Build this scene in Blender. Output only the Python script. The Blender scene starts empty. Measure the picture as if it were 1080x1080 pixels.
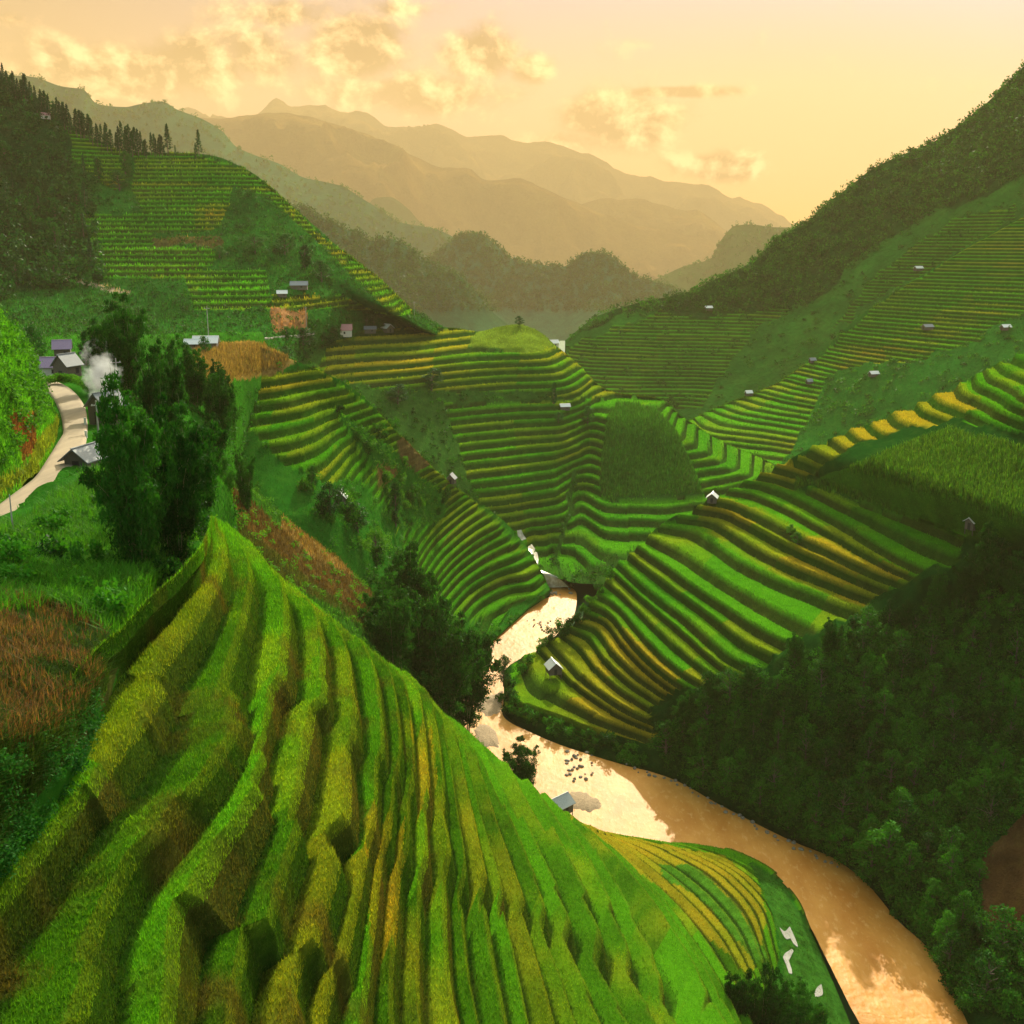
import bpy, math, random
import numpy as np
R = math.radians
rng = np.random.default_rng(7)
random.seed(7)
scene = bpy.context.scene
COL = scene.collection
# ------------------------------------------------------------------ camera model (1080 px picture units)
F = 1158.0; HCAM = 140.0; PITCH = math.atan((540 - 250) / F)
CP, SP = math.cos(PITCH), math.sin(PITCH)

def pxd(u, v, Y):
    """world point seen at picture position (u,v) at forward distance Y"""
    y = (540 - v) / F
    d = Y / (CP + y * SP)
    return ((u - 540) / F * d, Y, HCAM + d * (-SP + y * CP))

def pxz(u, v, z):
    """world point seen at (u,v) on the level z"""
    y = (540 - v) / F
    d = (HCAM - z) / (SP - y * CP)
    return ((u - 540) / F * d, d * (CP + y * SP), z)

def proj(P):
    P = np.asarray(P)
    d = P[..., 1] * CP - (P[..., 2] - HCAM) * SP
    y = P[..., 1] * SP + (P[..., 2] - HCAM) * CP
    d = np.maximum(d, 1e-3)
    return 540 + P[..., 0] / d * F, 540 - y / d * F, d

# ------------------------------------------------------------------ numeric helpers
def hermite(x, Y, xs):
    """shape-preserving cubic through (x, Y[n,...]) sampled at xs"""
    x = np.asarray(x, float); Y = np.asarray(Y, float)
    h = np.diff(x); sh = (-1,) + (1,) * (Y.ndim - 1)
    dl = np.diff(Y, axis=0) / h.reshape(sh)
    m = np.zeros_like(Y)
    m[0] = dl[0]; m[-1] = dl[-1]
    if len(x) > 2:
        a, b = dl[:-1], dl[1:]
        w1 = (2 * h[1:] + h[:-1]).reshape(sh); w2 = (h[1:] + 2 * h[:-1]).reshape(sh)
        with np.errstate(divide='ignore', invalid='ignore'):
            hm = (w1 + w2) / (w1 / a + w2 / b)
        m[1:-1] = np.where(a * b > 0, hm, 0.0)
    i = np.clip(np.searchsorted(x, xs, side='right') - 1, 0, len(x) - 2)
    t = ((xs - x[i]) / h[i]).reshape(sh); hh = h[i].reshape(sh)
    return ((2*t**3 - 3*t**2 + 1) * Y[i] + (t**3 - 2*t**2 + t) * hh * m[i]
            + (-2*t**3 + 3*t**2) * Y[i+1] + (t**3 - t**2) * hh * m[i+1])

def hash01(ix, iy, seed=0):
    n = (ix.astype(np.int64) * 374761393 + iy.astype(np.int64) * 668265263 + seed * 974634777) & 0xFFFFFFFF
    n = ((n ^ (n >> 13)) * 1274126177) & 0xFFFFFFFF
    return ((n ^ (n >> 16)) & 0xFFFF) / 65535.0

def vnoise(x, y, seed=0):
    x = np.asarray(x, float); y = np.asarray(y, float)
    ix = np.floor(x); iy = np.floor(y); fx = x - ix; fy = y - iy
    fx = fx * fx * (3 - 2 * fx); fy = fy * fy * (3 - 2 * fy)
    a = hash01(ix, iy, seed); b = hash01(ix + 1, iy, seed)
    c = hash01(ix, iy + 1, seed); d = hash01(ix + 1, iy + 1, seed)
    return (a * (1 - fx) + b * fx) * (1 - fy) + (c * (1 - fx) + d * fx) * fy

def fbm(x, y, seed=0, o=4):
    s = 0; a = 0.5; t = 0
    for k in range(o):
        s = s + a * vnoise(x * 2 ** k + 17.3 * k, y * 2 ** k + 9.1 * k, seed + k); t += a; a *= 0.5
    return s / t * 2 - 1

def sstep(a, b, x):
    t = np.clip((x - a) / (b - a), 0, 1)
    return t * t * (3 - 2 * t)

def inpoly(u, v, poly):
    r = np.zeros(np.shape(u), bool); n = len(poly)
    for i in range(n):
        x1, y1 = poly[i]; x2, y2 = poly[(i + 1) % n]
        if y1 == y2: continue
        c = ((y1 > v) != (y2 > v)) & (u < (x2 - x1) * (v - y1) / (y2 - y1) + x1)
        r ^= c
    return r

# ------------------------------------------------------------------ mesh helpers
def tag(o, label=None, cat=None, group=None, kind=None):
    if label: o['label'] = label
    if cat: o['category'] = cat
    if group: o['group'] = group
    if kind: o['kind'] = kind
    return o

def mesh_np(name, V, Fc, mat=None, col=None, smooth=False):
    """mesh from arrays; Fc is (n,3) or (n,4)"""
    V = np.ascontiguousarray(V, np.float32).reshape(-1, 3); Fc = np.ascontiguousarray(Fc, np.int32)
    k = Fc.shape[1]; n = len(Fc)
    me = bpy.data.meshes.new(name)
    me.vertices.add(len(V)); me.vertices.foreach_set('co', V.ravel())
    me.loops.add(n * k); me.loops.foreach_set('vertex_index', Fc.ravel())
    me.polygons.add(n)
    me.polygons.foreach_set('loop_start', np.arange(0, n * k, k, dtype=np.int32))
    me.polygons.foreach_set('loop_total', np.full(n, k, np.int32))
    if smooth: me.polygons.foreach_set('use_smooth', np.ones(n, bool))
    if col is not None:
        at = me.color_attributes.new('Col', 'FLOAT_COLOR', 'POINT')
        c = np.ones((len(V), 4), np.float32); c[:, :3] = np.asarray(col).reshape(-1, 3)
        at.data.foreach_set('color', c.ravel())
    me.update(calc_edges=True)
    if mat: me.materials.append(mat)
    return me

def link(name, me, parent=None, loc=None):
    o = bpy.data.objects.new(name, me); COL.objects.link(o)
    if parent: o.parent = parent
    if loc is not None: o.location = loc
    return o

def empty(name, loc, rz=0):
    o = bpy.data.objects.new(name, None); COL.objects.link(o)
    o.location = loc; o.rotation_euler = (0, 0, rz); o.empty_display_size = 0.5
    return o

class MB:
    """collects boxes, tubes and polygons in one mesh"""
    def __init__(s): s.v = []; s.f = []
    def add(s, vs, fs):
        b = len(s.v); s.v += [tuple(p) for p in vs]; s.f += [tuple(b + i for i in q) for q in fs]
    def hexa(s, p):
        s.add(p, [(0,3,2,1),(4,5,6,7),(0,1,5,4),(1,2,6,5),(2,3,7,6),(3,0,4,7)])
    def box(s, x0, x1, y0, y1, z0, z1):
        s.hexa([(x0,y0,z0),(x1,y0,z0),(x1,y1,z0),(x0,y1,z0),(x0,y0,z1),(x1,y0,z1),(x1,y1,z1),(x0,y1,z1)])
    def tube(s, pts, rads, n=7, cap=True):
        b = len(s.v); pts = [np.array(p, float) for p in pts]
        for i, p in enumerate(pts):
            d = pts[min(i+1, len(pts)-1)] - pts[max(i-1, 0)]; d /= (np.linalg.norm(d) + 1e-9)
            a = np.cross(d, (0.31, 0.9, 0.3)); a /= np.linalg.norm(a) + 1e-9; c = np.cross(d, a)
            for k in range(n):
                t = 2 * math.pi * k / n
                s.v.append(tuple(p + rads[i] * (math.cos(t) * a + math.sin(t) * c)))
        for i in range(len(pts) - 1):
            for k in range(n):
                s.f.append((b+i*n+k, b+i*n+(k+1)%n, b+(i+1)*n+(k+1)%n, b+(i+1)*n+k))
        if cap:
            s.f.append(tuple(b + k for k in range(n))[::-1]); e = b + (len(pts)-1)*n
            s.f.append(tuple(e + k for k in range(n)))
    def mesh(s, name, mat):
        me = bpy.data.meshes.new(name); me.from_pydata(s.v, [], s.f); me.update()
        if mat: me.materials.append(mat)
        return me
    def build(s, name, mat, parent=None, loc=None): return link(name, s.mesh(name, mat), parent, loc)

# ------------------------------------------------------------------ materials
def nodes(name):
    m = bpy.data.materials.new(name); m.use_nodes = True
    t = m.node_tree; t.nodes.clear()
    return m, t, t.nodes.new('ShaderNodeOutputMaterial')

def N(t, typ, **kw):
    n = t.nodes.new(typ)
    for k, v in kw.items():
        if k.startswith('i_'):
            n.inputs[k[2:].replace('_', ' ')].default_value = v
        else: setattr(n, k, v)
    return n

def math_(t, op, a, b=None, c=None):
    n = t.nodes.new('ShaderNodeMath'); n.operation = op
    for i, x in enumerate((a, b, c)):
        if x is None: continue
        if isinstance(x, (int, float)): n.inputs[i].default_value = x
        else: t.links.new(x, n.inputs[i])
    return n.outputs[0]

def mixc(t, fac, a, b, mode='MIX'):
    n = t.nodes.new('ShaderNodeMix'); n.data_type = 'RGBA'; n.blend_type = mode
    for s, x in ((n.inputs[0], fac), (n.inputs[6], a), (n.inputs[7], b)):
        if isinstance(x, (int, float)): s.default_value = x
        elif isinstance(x, tuple): s.default_value = (*x, 1) if len(x) == 3 else x
        else: t.links.new(x, s)
    return n.outputs[2]

def noise(t, scale, detail=4, rough=0.6, vec=None):
    n = N(t, 'ShaderNodeTexNoise'); n.inputs['Scale'].default_value = scale
    n.inputs['Detail'].default_value = detail; n.inputs['Roughness'].default_value = rough
    if vec is not None: t.links.new(vec, n.inputs['Vector'])
    return n.outputs['Fac']

def ground_mat(name, s1, s2, bump, bdist=0.3, var=0.5, trans=0.0):
    """terrain: own colour attribute, broken up by two sizes of noise; relief in the bump"""
    m, t, out = nodes(name)
    at = N(t, 'ShaderNodeAttribute', attribute_name='Col')
    geo = N(t, 'ShaderNodeNewGeometry')
    n1 = noise(t, s1, 5, 0.65, geo.outputs['Position']); n2 = noise(t, s2, 4, 0.7, geo.outputs['Position'])
    k = math_(t, 'MULTIPLY_ADD', n1, var * 3.2, 1 - var * 1.6)
    k2 = math_(t, 'MULTIPLY_ADD', n2, var * 3.4, 1 - var * 1.7)
    f = math_(t, 'MULTIPLY', k, k2)
    c = mixc(t, 1.0, at.outputs['Color'], f, 'MULTIPLY')
    c = mixc(t, math_(t, 'MULTIPLY', math_(t, 'SUBTRACT', n1, 0.5), 0.8), c, (0.10, 0.115, 0.008))
    b = N(t, 'ShaderNodeBump'); b.inputs['Strength'].default_value = bump; b.inputs['Distance'].default_value = bdist
    t.links.new(n2, b.inputs['Height'])
    p = N(t, 'ShaderNodeBsdfPrincipled'); p.inputs['Roughness'].default_value = 0.85
    p.inputs['Specular IOR Level'].default_value = 0.0
    t.links.new(c, p.inputs['Base Color']); t.links.new(b.outputs[0], p.inputs['Normal'])
    t.links.new(p.outputs[0], out.inputs[0])
    return m

def leaf_mat(name, ca, cb, trans=0.35, scale=0.25, attr=False):
    m, t, out = nodes(name)
    geo = N(t, 'ShaderNodeNewGeometry'); oi = N(t, 'ShaderNodeObjectInfo')
    n1 = noise(t, scale, 3, 0.6, geo.outputs['Position'])
    f = math_(t, 'ADD', math_(t, 'MULTIPLY', math_(t, 'SUBTRACT', n1, 0.5), 2.2), math_(t, 'MULTIPLY', oi.outputs['Random'], 0.9))
    f = math_(t, 'ADD', f, math_(t, 'MULTIPLY', math_(t, 'SUBTRACT', geo.outputs['Random Per Island'], 0.45), 0.8))
    cl = N(t, 'ShaderNodeClamp'); t.links.new(f, cl.inputs[0])
    c = mixc(t, cl.outputs[0], ca, cb)
    if attr:
        at = N(t, 'ShaderNodeAttribute', attribute_name='Col')
        k = math_(t, 'MULTIPLY_ADD', cl.outputs[0], 0.8, 0.6)
        c = mixc(t, 1.0, at.outputs['Color'], k, 'MULTIPLY')
    d = N(t, 'ShaderNodeBsdfPrincipled'); d.inputs['Roughness'].default_value = 0.6
    d.inputs['Specular IOR Level'].default_value = 0.04
    tr = N(t, 'ShaderNodeBsdfTranslucent')
    t.links.new(c, d.inputs['Base Color'])
    t.links.new(mixc(t, 1.0, c, (1.5, 1.3, 0.5), 'MULTIPLY'), tr.inputs['Color'])
    mx = N(t, 'ShaderNodeMixShader'); mx.inputs[0].default_value = trans
    t.links.new(d.outputs[0], mx.inputs[1]); t.links.new(tr.outputs[0], mx.inputs[2])
    t.links.new(mx.outputs[0], out.inputs[0])
    return m

def plain_mat(name, c1, c2, scale=3.0, rough=0.8, stretch=None, bump=0.2, metal=0.0):
    m, t, out = nodes(name)
    tc = N(t, 'ShaderNodeTexCoord'); vec = tc.outputs['Object']
    if stretch:
        mp = N(t, 'ShaderNodeMapping'); mp.inputs['Scale'].default_value = stretch
        t.links.new(vec, mp.inputs[0]); vec = mp.outputs[0]
    n = noise(t, scale, 5, 0.65, vec)
    f = N(t, 'ShaderNodeClamp'); t.links.new(math_(t, 'MULTIPLY_ADD', n, 2.4, -0.7), f.inputs[0])
    c = mixc(t, f.outputs[0], c1, c2)
    p = N(t, 'ShaderNodeBsdfPrincipled'); p.inputs['Roughness'].default_value = rough
    p.inputs['Metallic'].default_value = metal
    b = N(t, 'ShaderNodeBump'); b.inputs['Strength'].default_value = bump; b.inputs['Distance'].default_value = 0.05
    t.links.new(n, b.inputs['Height']); t.links.new(b.outputs[0], p.inputs['Normal'])
    t.links.new(c, p.inputs['Base Color']); t.links.new(p.outputs[0], out.inputs[0])
    return m
# ------------------------------------------------------------------ colours (real base colours)
RICE=(0.036,0.19,0.005); RICEL=(0.075,0.27,0.006); OLIVE=(0.13,0.19,0.010); YEL=(0.30,0.23,0.012); GOLD=(0.38,0.26,0.015)
RISER=(0.020,0.075,0.006); RISERB=(0.042,0.058,0.010); EARTH=(0.17,0.075,0.025); WOOD=(0.007,0.050,0.006)
SCRUB=(0.016,0.100,0.008); DRY=(0.20,0.115,0.030); GREEN=(0.055,0.17,0.012); MOSS=(0.055,0.13,0.010)
PATCH = {}

def lattice(rows, mode, ns):
    out = []
    for r in rows:
        r = np.array(r, float)
        s = np.r_[0, np.cumsum(np.hypot(np.diff(r[:,0]), np.diff(r[:,1])) + 1e-6)]; s /= s[-1]
        P = np.array([(pxz if mode == 'z' else pxd)(*p) for p in r])
        out.append(hermite(s, P, np.linspace(0, 1, ns)))
    return np.array(out)

def make_patch(name, rows, mode, ns, counts=None, dz=None, mask=None, colour=None, mat=None, amp=0.5, nscale=0.05,
               phase=0.25, breaks=0.0, block=12.0, riser=0.22, top=None, bottom=None, start=None, end=None, seed=1, rough=None, bulge=0.0, bund=0.12, sub=(0.4, 0.7), plain=5, dome=0.0, fade=0.0, cuts=(), ridged=False, jit=0.5, flat=False):
    """rows run from low ground to high ground; every column is cut at the terrace edges"""
    L = lattice(rows, mode, ns); nr = len(L)
    nt = 26 * (nr - 1) + 1
    tt = np.linspace(0, nr - 1, nt)
    S = hermite(np.arange(nr), L, tt)                                   # (nt, ns, 3)
    arc = np.cumsum(np.r_[0, np.linalg.norm(np.diff(S[nt//2], axis=0), axis=1)])
    x, y = S[..., 0], S[..., 1]
    nz_ = fbm(x * nscale, y * nscale, seed, 5)
    if ridged: nz_ = 0.75 - 2.2 * np.abs(fbm(x * nscale, y * nscale, seed, 6))
    S[..., 2] += amp * nz_ * (1 if rough is None else rough(*proj(S)[:2]))
    if mask is None and counts is None: counts = np.arange(nr) * plain
    if counts is not None:
        q = np.repeat(np.interp(tt, np.arange(nr), counts)[:, None], ns, 1)
    else:
        q = np.maximum.accumulate(S[..., 2], axis=0) / dz + np.linspace(0, 1e-3, nt)[:, None]
    kmin, kmax = int(math.floor(q.min())), int(math.ceil(q.max()))
    fr = [0.0, riser * 0.5, riser, riser + 0.07] + list(sub) + [0.985]
    cols = np.arange(ns)
    levels = []; fid = []; kid = []
    for k in range(kmin, kmax + 1):
        ph = phase * fbm(arc / block / 2.2 + k * 7.7, np.full(ns, k * 0.37), seed + 5, 3)
        ph2 = phase * fbm(arc / block / 2.2 + (k+1) * 7.7, np.full(ns, (k+1) * 0.37), seed + 5, 3)
        ph = ph + jit * (hash01(np.array([k]), np.array([7]), seed)[0] - 0.5); ph2 = ph2 + jit * (hash01(np.array([k + 1]), np.array([7]), seed)[0] - 0.5)
        if breaks:
            for kk, p in ((k, ph), (k + 1, ph2)):
                bl = np.floor(arc / block + 3 * hash01(np.array([kk // 4]), np.array([3]), seed)[0])
                p += breaks * (hash01(bl, np.full(ns, kk // 4), seed + 9) - 0.5)
        for kk, p in ((k, ph), (k + 1, ph2)):
            if not cuts: break
            tk = np.array([np.interp(kk, q[:, c], tt) for c in cols]); ti = np.clip(np.rint(tk * 26).astype(int), 0, nt - 1)
            cu, cv, _ = proj(S[ti, cols])
            for (ua, ub), lu, lv, sh in cuts:
                p += sh * sstep(-5, 5, cv - np.interp(cu, lu, lv)) * sstep(ua, ua + 12, cu) * sstep(ub, ub - 12, cu)
        w = np.clip(1 + ph2 - ph, 0.3, 1.7)
        for i, f in enumerate(fr):
            levels.append(k + ph + f * w); fid.append(i); kid.append(k)
    levels = np.array(levels); fid = np.array(fid); kid = np.array(kid)
    levels = np.maximum.accumulate(levels, axis=0)
    V = np.empty((len(levels), ns, 3)); HT = np.empty(levels.shape)
    for c in range(ns):
        tq = np.interp(levels[:, c], q[:, c], tt)
        for a in range(3): V[:, c, a] = np.interp(tq, tt, S[:, c, a])
        if counts is not None:
            H = np.interp(np.interp(kid + 0.55, q[:, c], tt), tt, S[:, c, 2]); Hm = np.interp(np.interp(kid - 0.45, q[:, c], tt), tt, S[:, c, 2])
        else:
            lo, hi = S[0, c, 2], S[-1, c, 2]
            H = np.clip((kid + 0.55) * dz, lo, hi); Hm = np.clip((kid - 0.45) * dz, lo, hi)
        HT[:, c] = np.where(fid == 0, Hm, np.where(fid == 1, Hm + (H - Hm) * (0.55 + bulge), np.where(fid == 2, H + bund, H)))
        if dome: HT[:, c] += dome * np.array([0, 0, 0, .6, 1.0, .95, .6, 0, 0, 0])[np.minimum(fid, 9)]
    u, v, d = proj(V)
    m = np.ones(u.shape) if mask is True else np.zeros(u.shape) if mask is None else mask(u, v)
    if fade: m = m * sstep(0.0, fade, arc / arc[-1])[None, :]
    V[..., 2] = V[..., 2] * (1 - m) + HT * m
    isr = np.repeat((fid <= 1).astype(float)[:, None], ns, 1) * m
    edge = np.repeat((fid == 2).astype(float)[:, None], ns, 1) * m
    kk = np.repeat(kid[:, None], ns, 1)
    blk = np.floor(arc / block)[None, :] + np.floor(5 * hash01(kk, kk * 0, seed))
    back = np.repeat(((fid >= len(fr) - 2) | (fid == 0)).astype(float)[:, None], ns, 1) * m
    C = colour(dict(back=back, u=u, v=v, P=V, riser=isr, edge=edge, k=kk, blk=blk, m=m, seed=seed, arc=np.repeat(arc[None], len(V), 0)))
    def rad(P):
        r = P[..., :2] / np.linalg.norm(P[..., :2], axis=-1, keepdims=True)
        return np.concatenate([r, np.zeros(r.shape[:-1] + (1,))], -1)
    def skirt(line, spec): return [line + rad(line) * a + np.array([0, 0, b]) for a, b in spec]
    for spec, axis, pos in ((top, 0, -1), (bottom, 0, 0), (start, 1, 0), (end, 1, -1)):
        if not spec: continue
        line = V.take(pos, axis=axis); cl = C.take(pos, axis=axis)
        ext = skirt(line, spec)
        if pos == 0: ext = ext[::-1]
        E = np.stack(ext, axis=axis); CE = np.stack([cl] * len(ext), axis=axis)
        V = np.concatenate([V, E] if pos == -1 else [E, V], axis=axis); C = np.concatenate([C, CE] if pos == -1 else [CE, C], axis=axis)
    a, b = V.shape[:2]
    idx = np.arange(a * b).reshape(a, b)
    Fc = np.stack([idx[:-1, :-1], idx[:-1, 1:], idx[1:, 1:], idx[1:, :-1]], -1).reshape(-1, 4)
    Vf = V.reshape(-1, 3)
    A = np.linalg.norm(np.cross(Vf[Fc[:, 2]] - Vf[Fc[:, 0]], Vf[Fc[:, 3]] - Vf[Fc[:, 1]]), axis=1) / 2
    Fc = Fc[A > 1e-5]
    A = A[A > 1e-5]
    nz = np.cross(Vf[Fc[:, 2]] - Vf[Fc[:, 0]], Vf[Fc[:, 3]] - Vf[Fc[:, 1]])[:, 2].sum()
    if nz < 0: Fc = Fc[:, ::-1]
    o = link(name, mesh_np(name, Vf, Fc, mat, C, smooth=not flat)); tag(o, kind='structure')
    uu, vv, dd = proj(Vf)
    PATCH[name] = dict(V=Vf, F=Fc, A=A, u=uu, v=vv, d=dd, C=np.asarray(C).reshape(-1, 3))
    return o

def pick(name, u, v, dmax=None):
    p = PATCH[name]
    e = (p['u'] - u) ** 2 + (p['v'] - v) ** 2
    i = np.argsort(e)[:6]
    return p['V'][i[np.argmin(p['d'][i])]]

def sample(name, n, polys, power=0.0, seed=1, holes=()):
    p = PATCH[name]; g = np.random.default_rng(seed)
    cu = p['u'][p['F']].mean(1); cv = p['v'][p['F']].mean(1); cd = p['d'][p['F']].mean(1)
    ok = np.zeros(len(cu), bool)
    for q in polys: ok |= inpoly(cu, cv, q)
    for q in holes: ok &= ~inpoly(cu, cv, q)
    w = p['A'] * ok / cd ** power
    if w.sum() <= 0: return np.zeros((0, 3)), np.zeros((0, 3))
    f = g.choice(len(w), n, p=w / w.sum())
    Q = p['V'][p['F'][f]]
    a, b = g.random((n, 1)), g.random((n, 1))
    P = (Q[:, 0] * (1-a) + Q[:, 1] * a) * (1-b) + (Q[:, 3] * (1-a) + Q[:, 2] * a) * b
    cc = p['C'][p['F'][f, 0]]
    return P, cc

def lerp3(a, b, f): f = np.asarray(f)[..., None]; return np.asarray(a) * (1 - f) + np.asarray(b) * f

def paint(I, tread, covers=(), fields=(), yellow=0.3, dry=0.3, cover=SCRUB, riser=RISER, riserb=RISERB, nsc=0.03):
    """field colours: each terrace has its own crop tone; walls between are weedy earth"""
    P = I['P']; sd = I['seed']
    h = hash01(I['k'], I['blk'], sd + 3); h2 = hash01(I['k'], I['blk'], sd + 4)
    n = fbm(P[..., 0] * nsc, P[..., 1] * nsc, sd + 11, 4)
    C = lerp3(tread, RICEL, np.clip(h * 0.9 + n * 0.5, 0, 1))
    y = np.full(h.shape, yellow)
    for poly, amt in fields:
        y = np.where(inpoly(I['u'] + n * 5, I['v'] + n * 5, poly), amt, y)
    C = lerp3(C, lerp3(YEL, GOLD, h2), np.clip((y + (h2 - 0.5) * 0.7 * (y < 0.95) + n * 0.5 - 0.2) * 1.1, 0, 1) * 0.85)
    rr = lerp3(riser, riserb, np.clip(0.5 * dry + n * 0.7 + (h - 0.5) * 0.8, 0, 1))
    C = lerp3(C, rr, I['riser'])
    bare = lerp3(cover, np.array(cover) * 1.5, np.clip(n + 0.4, 0, 1))
    C = lerp3(bare, C, I['m'])
    for poly, c in covers:
        s = inpoly(I['u'] + n * 13, I['v'] + n * 13, poly).astype(float)
        n2 = fbm(P[..., 0] * nsc * 6, P[..., 1] * nsc * 6, sd + 21, 3)
        C = lerp3(C, np.asarray(c) * (1 + 0.5 * n2[..., None]), s)
    return np.clip(C, 0.004, 1)

def polymask(polys, holes=(), soft=6.0):
    def f(u, v):
        n = fbm(u / 18, v / 18, 3, 3) * soft
        m = np.zeros(u.shape, bool)
        for p in polys: m |= inpoly(u + n, v + n, p)
        for p in holes: m &= ~inpoly(u + n, v + n, p)
        return m.astype(float)
    return f

M_near = ground_mat('rice_slope', 1.3, 14.0, 0.9, 0.25, 0.35)
M_mid = ground_mat('terrace_slope', 0.25, 2.2, 0.9, 1.0, 0.35)
M_far = ground_mat('hill_slope', 0.03, 0.25, 1.0, 4.0, 0.35)
M_mtn = ground_mat('mountain_slope', 0.006, 0.05, 1.0, 14.0, 0.3)

# ---- the terraced spur below the camera
NS = [
 [(222,545,121),(218,565,121),(205,590,121),(110,680,121),(50,760,121),(-40,860,121),(-140,960,121)],
 [(228,548,119),(224,575,119),(202,618,119),(117,705,119),(60,800,119),(0,880,119),(-100,1000,119)],
 [(236,552,117),(250,600,117),(222,675,117),(150,780,117),(80,880,117),(0,985,117),(-80,1100,117)],
 [(243,556,115),(276,612,115),(262,690,115),(222,815,115),(135,945,115),(90,1080,115),(70,1140,115)],
 [(255,570,112.5),(305,640,112.5),(305,700,112.5),(265,850,112.5),(200,960,112.5),(180,1080,112.5),(170,1140,112.5)],
 [(290,603,110),(340,668,110),(345,710,110),(330,860,110),(300,965,110),(272,1080,110),(262,1140,110)],
 [(315,622,107.5),(372,695,107.5),(380,780,107.5),(380,890,107.5),(358,975,107.5),(330,1080,107.5),(322,1140,107.5)],
 [(345,648,105),(398,715,105),(406,790,105),(400,890,105),(390,980,105),(383,1080,105),(378,1140,105)],
 [(368,672,102),(416,728,102),(424,800,102),(420,900,102),(412,1000,102),(414,1080,102),(414,1140,102)],
 [(385,690,98.5),(430,738,98.5),(440,815,98.5),(442,900,98.5),(440,1000,98.5),(446,1080,98.5),(450,1140,98.5)],
 [(400,703,94.5),(443,748,94.5),(455,830,94.5),(462,905,94.5),(464,1000,94.5),(476,1080,94.5),(483,1140,94.5)],
 [(415,714,90),(456,760,90),(470,835,90),(480,910,90),(486,1000,90),(501,1080,90),(512,1140,90)],
 [(429,725,85),(470,770,85),(486,840,85),(500,915,85),(510,1000,85),(526,1080,85),(540,1140,85)],
 [(443,736,80),(482,784,80),(500,850,80),(518,920,80),(534,990,80),(550,1080,80),(566,1140,80)],
 [(458,747,75),(495,798,75),(516,865,75),(537,935,75),(556,1000,75),(576,1080,75),(594,1140,75)],
 [(475,757,70),(508,812,70),(535,885,70),(560,950,70),(582,1010,70),(606,1080,70),(625,1140,70)],
 [(489,766,64),(525,835,64),(556,905,64),(584,965,64),(610,1025,64),(635,1080,64),(660,1140,64)],
 [(509,785,58),(545,848,58),(580,920,58),(610,975,58),(645,1035,58),(675,1080,58),(702,1140,58)],
 [(535,809,50),(575,868,50),(612,930,50),(640,985,50),(675,1040,50),(702,1080,50),(735,1140,50)],
 [(552,826,42),(595,880,42),(635,940,42),(665,995,42),(700,1050,42),(722,1080,42),(760,1140,42)],
 [(570,842,33),(615,890,33),(660,950,33),(695,1010,33),(722,1050,33),(745,1085,33),(780,1140,33)],
 [(586,854,25),(632,898,25),(685,960,25),(722,1015,25),(745,1055,25),(762,1085,25),(800,1140,25)],
 [(600,862,16),(655,905,16),(715,965,16),(750,1015,16),(772,1055,16),(785,1085,16),(820,1140,16)],
 [(620,872,10),(680,900,10),(745,950,10),(780,995,10),(800,1040,10),(815,1085,10),(845,1140,10)],
 [(650,880,6),(715,895,6),(775,925,6),(808,965,6),(822,1020,6),(840,1085,6),(865,1140,6)],
 [(700,888,2.2),(750,897,2.2),(800,920,2.2),(835,960,2.2),(855,1010,2.2),(880,1085,2.2),(900,1140,2.2)],
 [(720,888,-1),(770,897,-1),(815,920,-1),(848,960,-1),(868,1010,-1),(895,1075,-1),(915,1140,-1)],
][::-1]
ns_counts = [-9, -8, -3, 1, 4, 6.5, 7] + list(range(8, 8 + len(NS) - 7))
P_YFIELD = [(600,868),(650,880),(700,892),(760,900),(800,935),(808,965),(800,1000),(790,1030),(740,980),(700,940),(650,900)]
P_YG = [(690,905),(740,920),(780,960),(800,1000),(790,1010),(750,955),(700,925)]
P_BANK = [(790,908),(830,935),(870,1010),(915,1085),(800,1085),(822,1010),(815,965)]
P_YNEAR = [(225,545),(300,610),(345,650),(330,700),(270,730),(200,790),(190,740),(240,640)]
def c_near(I):
    I['blk'] = I['blk'] * 0 + np.floor(I['arc'] / 45.0)
    C = paint(I, (0.034,0.105,0.004), fields=[(P_YFIELD, 0.95), (P_YNEAR, 0.32), ([(385,850),(425,850),(420,960),(390,960)],0.75),([(435,770),(455,770),(460,840),(440,840)],0.7)],
              covers=[(P_YG, GREEN), (P_BANK, (0.03,0.115,0.012))], yellow=0.12, dry=0.25, riser=(0.026,0.070,0.005), riserb=(0.070,0.058,0.012), nsc=0.12)
    C = lerp3(C, (0.010,0.030,0.004), I['back'] * 0.85)  # contact shadow painted into the colour at tread backs and riser feet
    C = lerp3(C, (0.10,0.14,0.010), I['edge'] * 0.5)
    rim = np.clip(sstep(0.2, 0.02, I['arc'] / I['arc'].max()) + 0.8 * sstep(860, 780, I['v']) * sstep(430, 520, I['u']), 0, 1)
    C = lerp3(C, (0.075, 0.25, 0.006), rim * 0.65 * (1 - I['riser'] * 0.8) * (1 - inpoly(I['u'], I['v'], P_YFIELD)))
    n = fbm(I['P'][..., 0] * 0.35, I['P'][..., 1] * 0.35, 99, 4)
    return lerp3(C, (0.085, 0.06, 0.012), np.clip(n * 1.3 - 0.15, 0, 0.6) * sstep(640, 300, I['u']))
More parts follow.
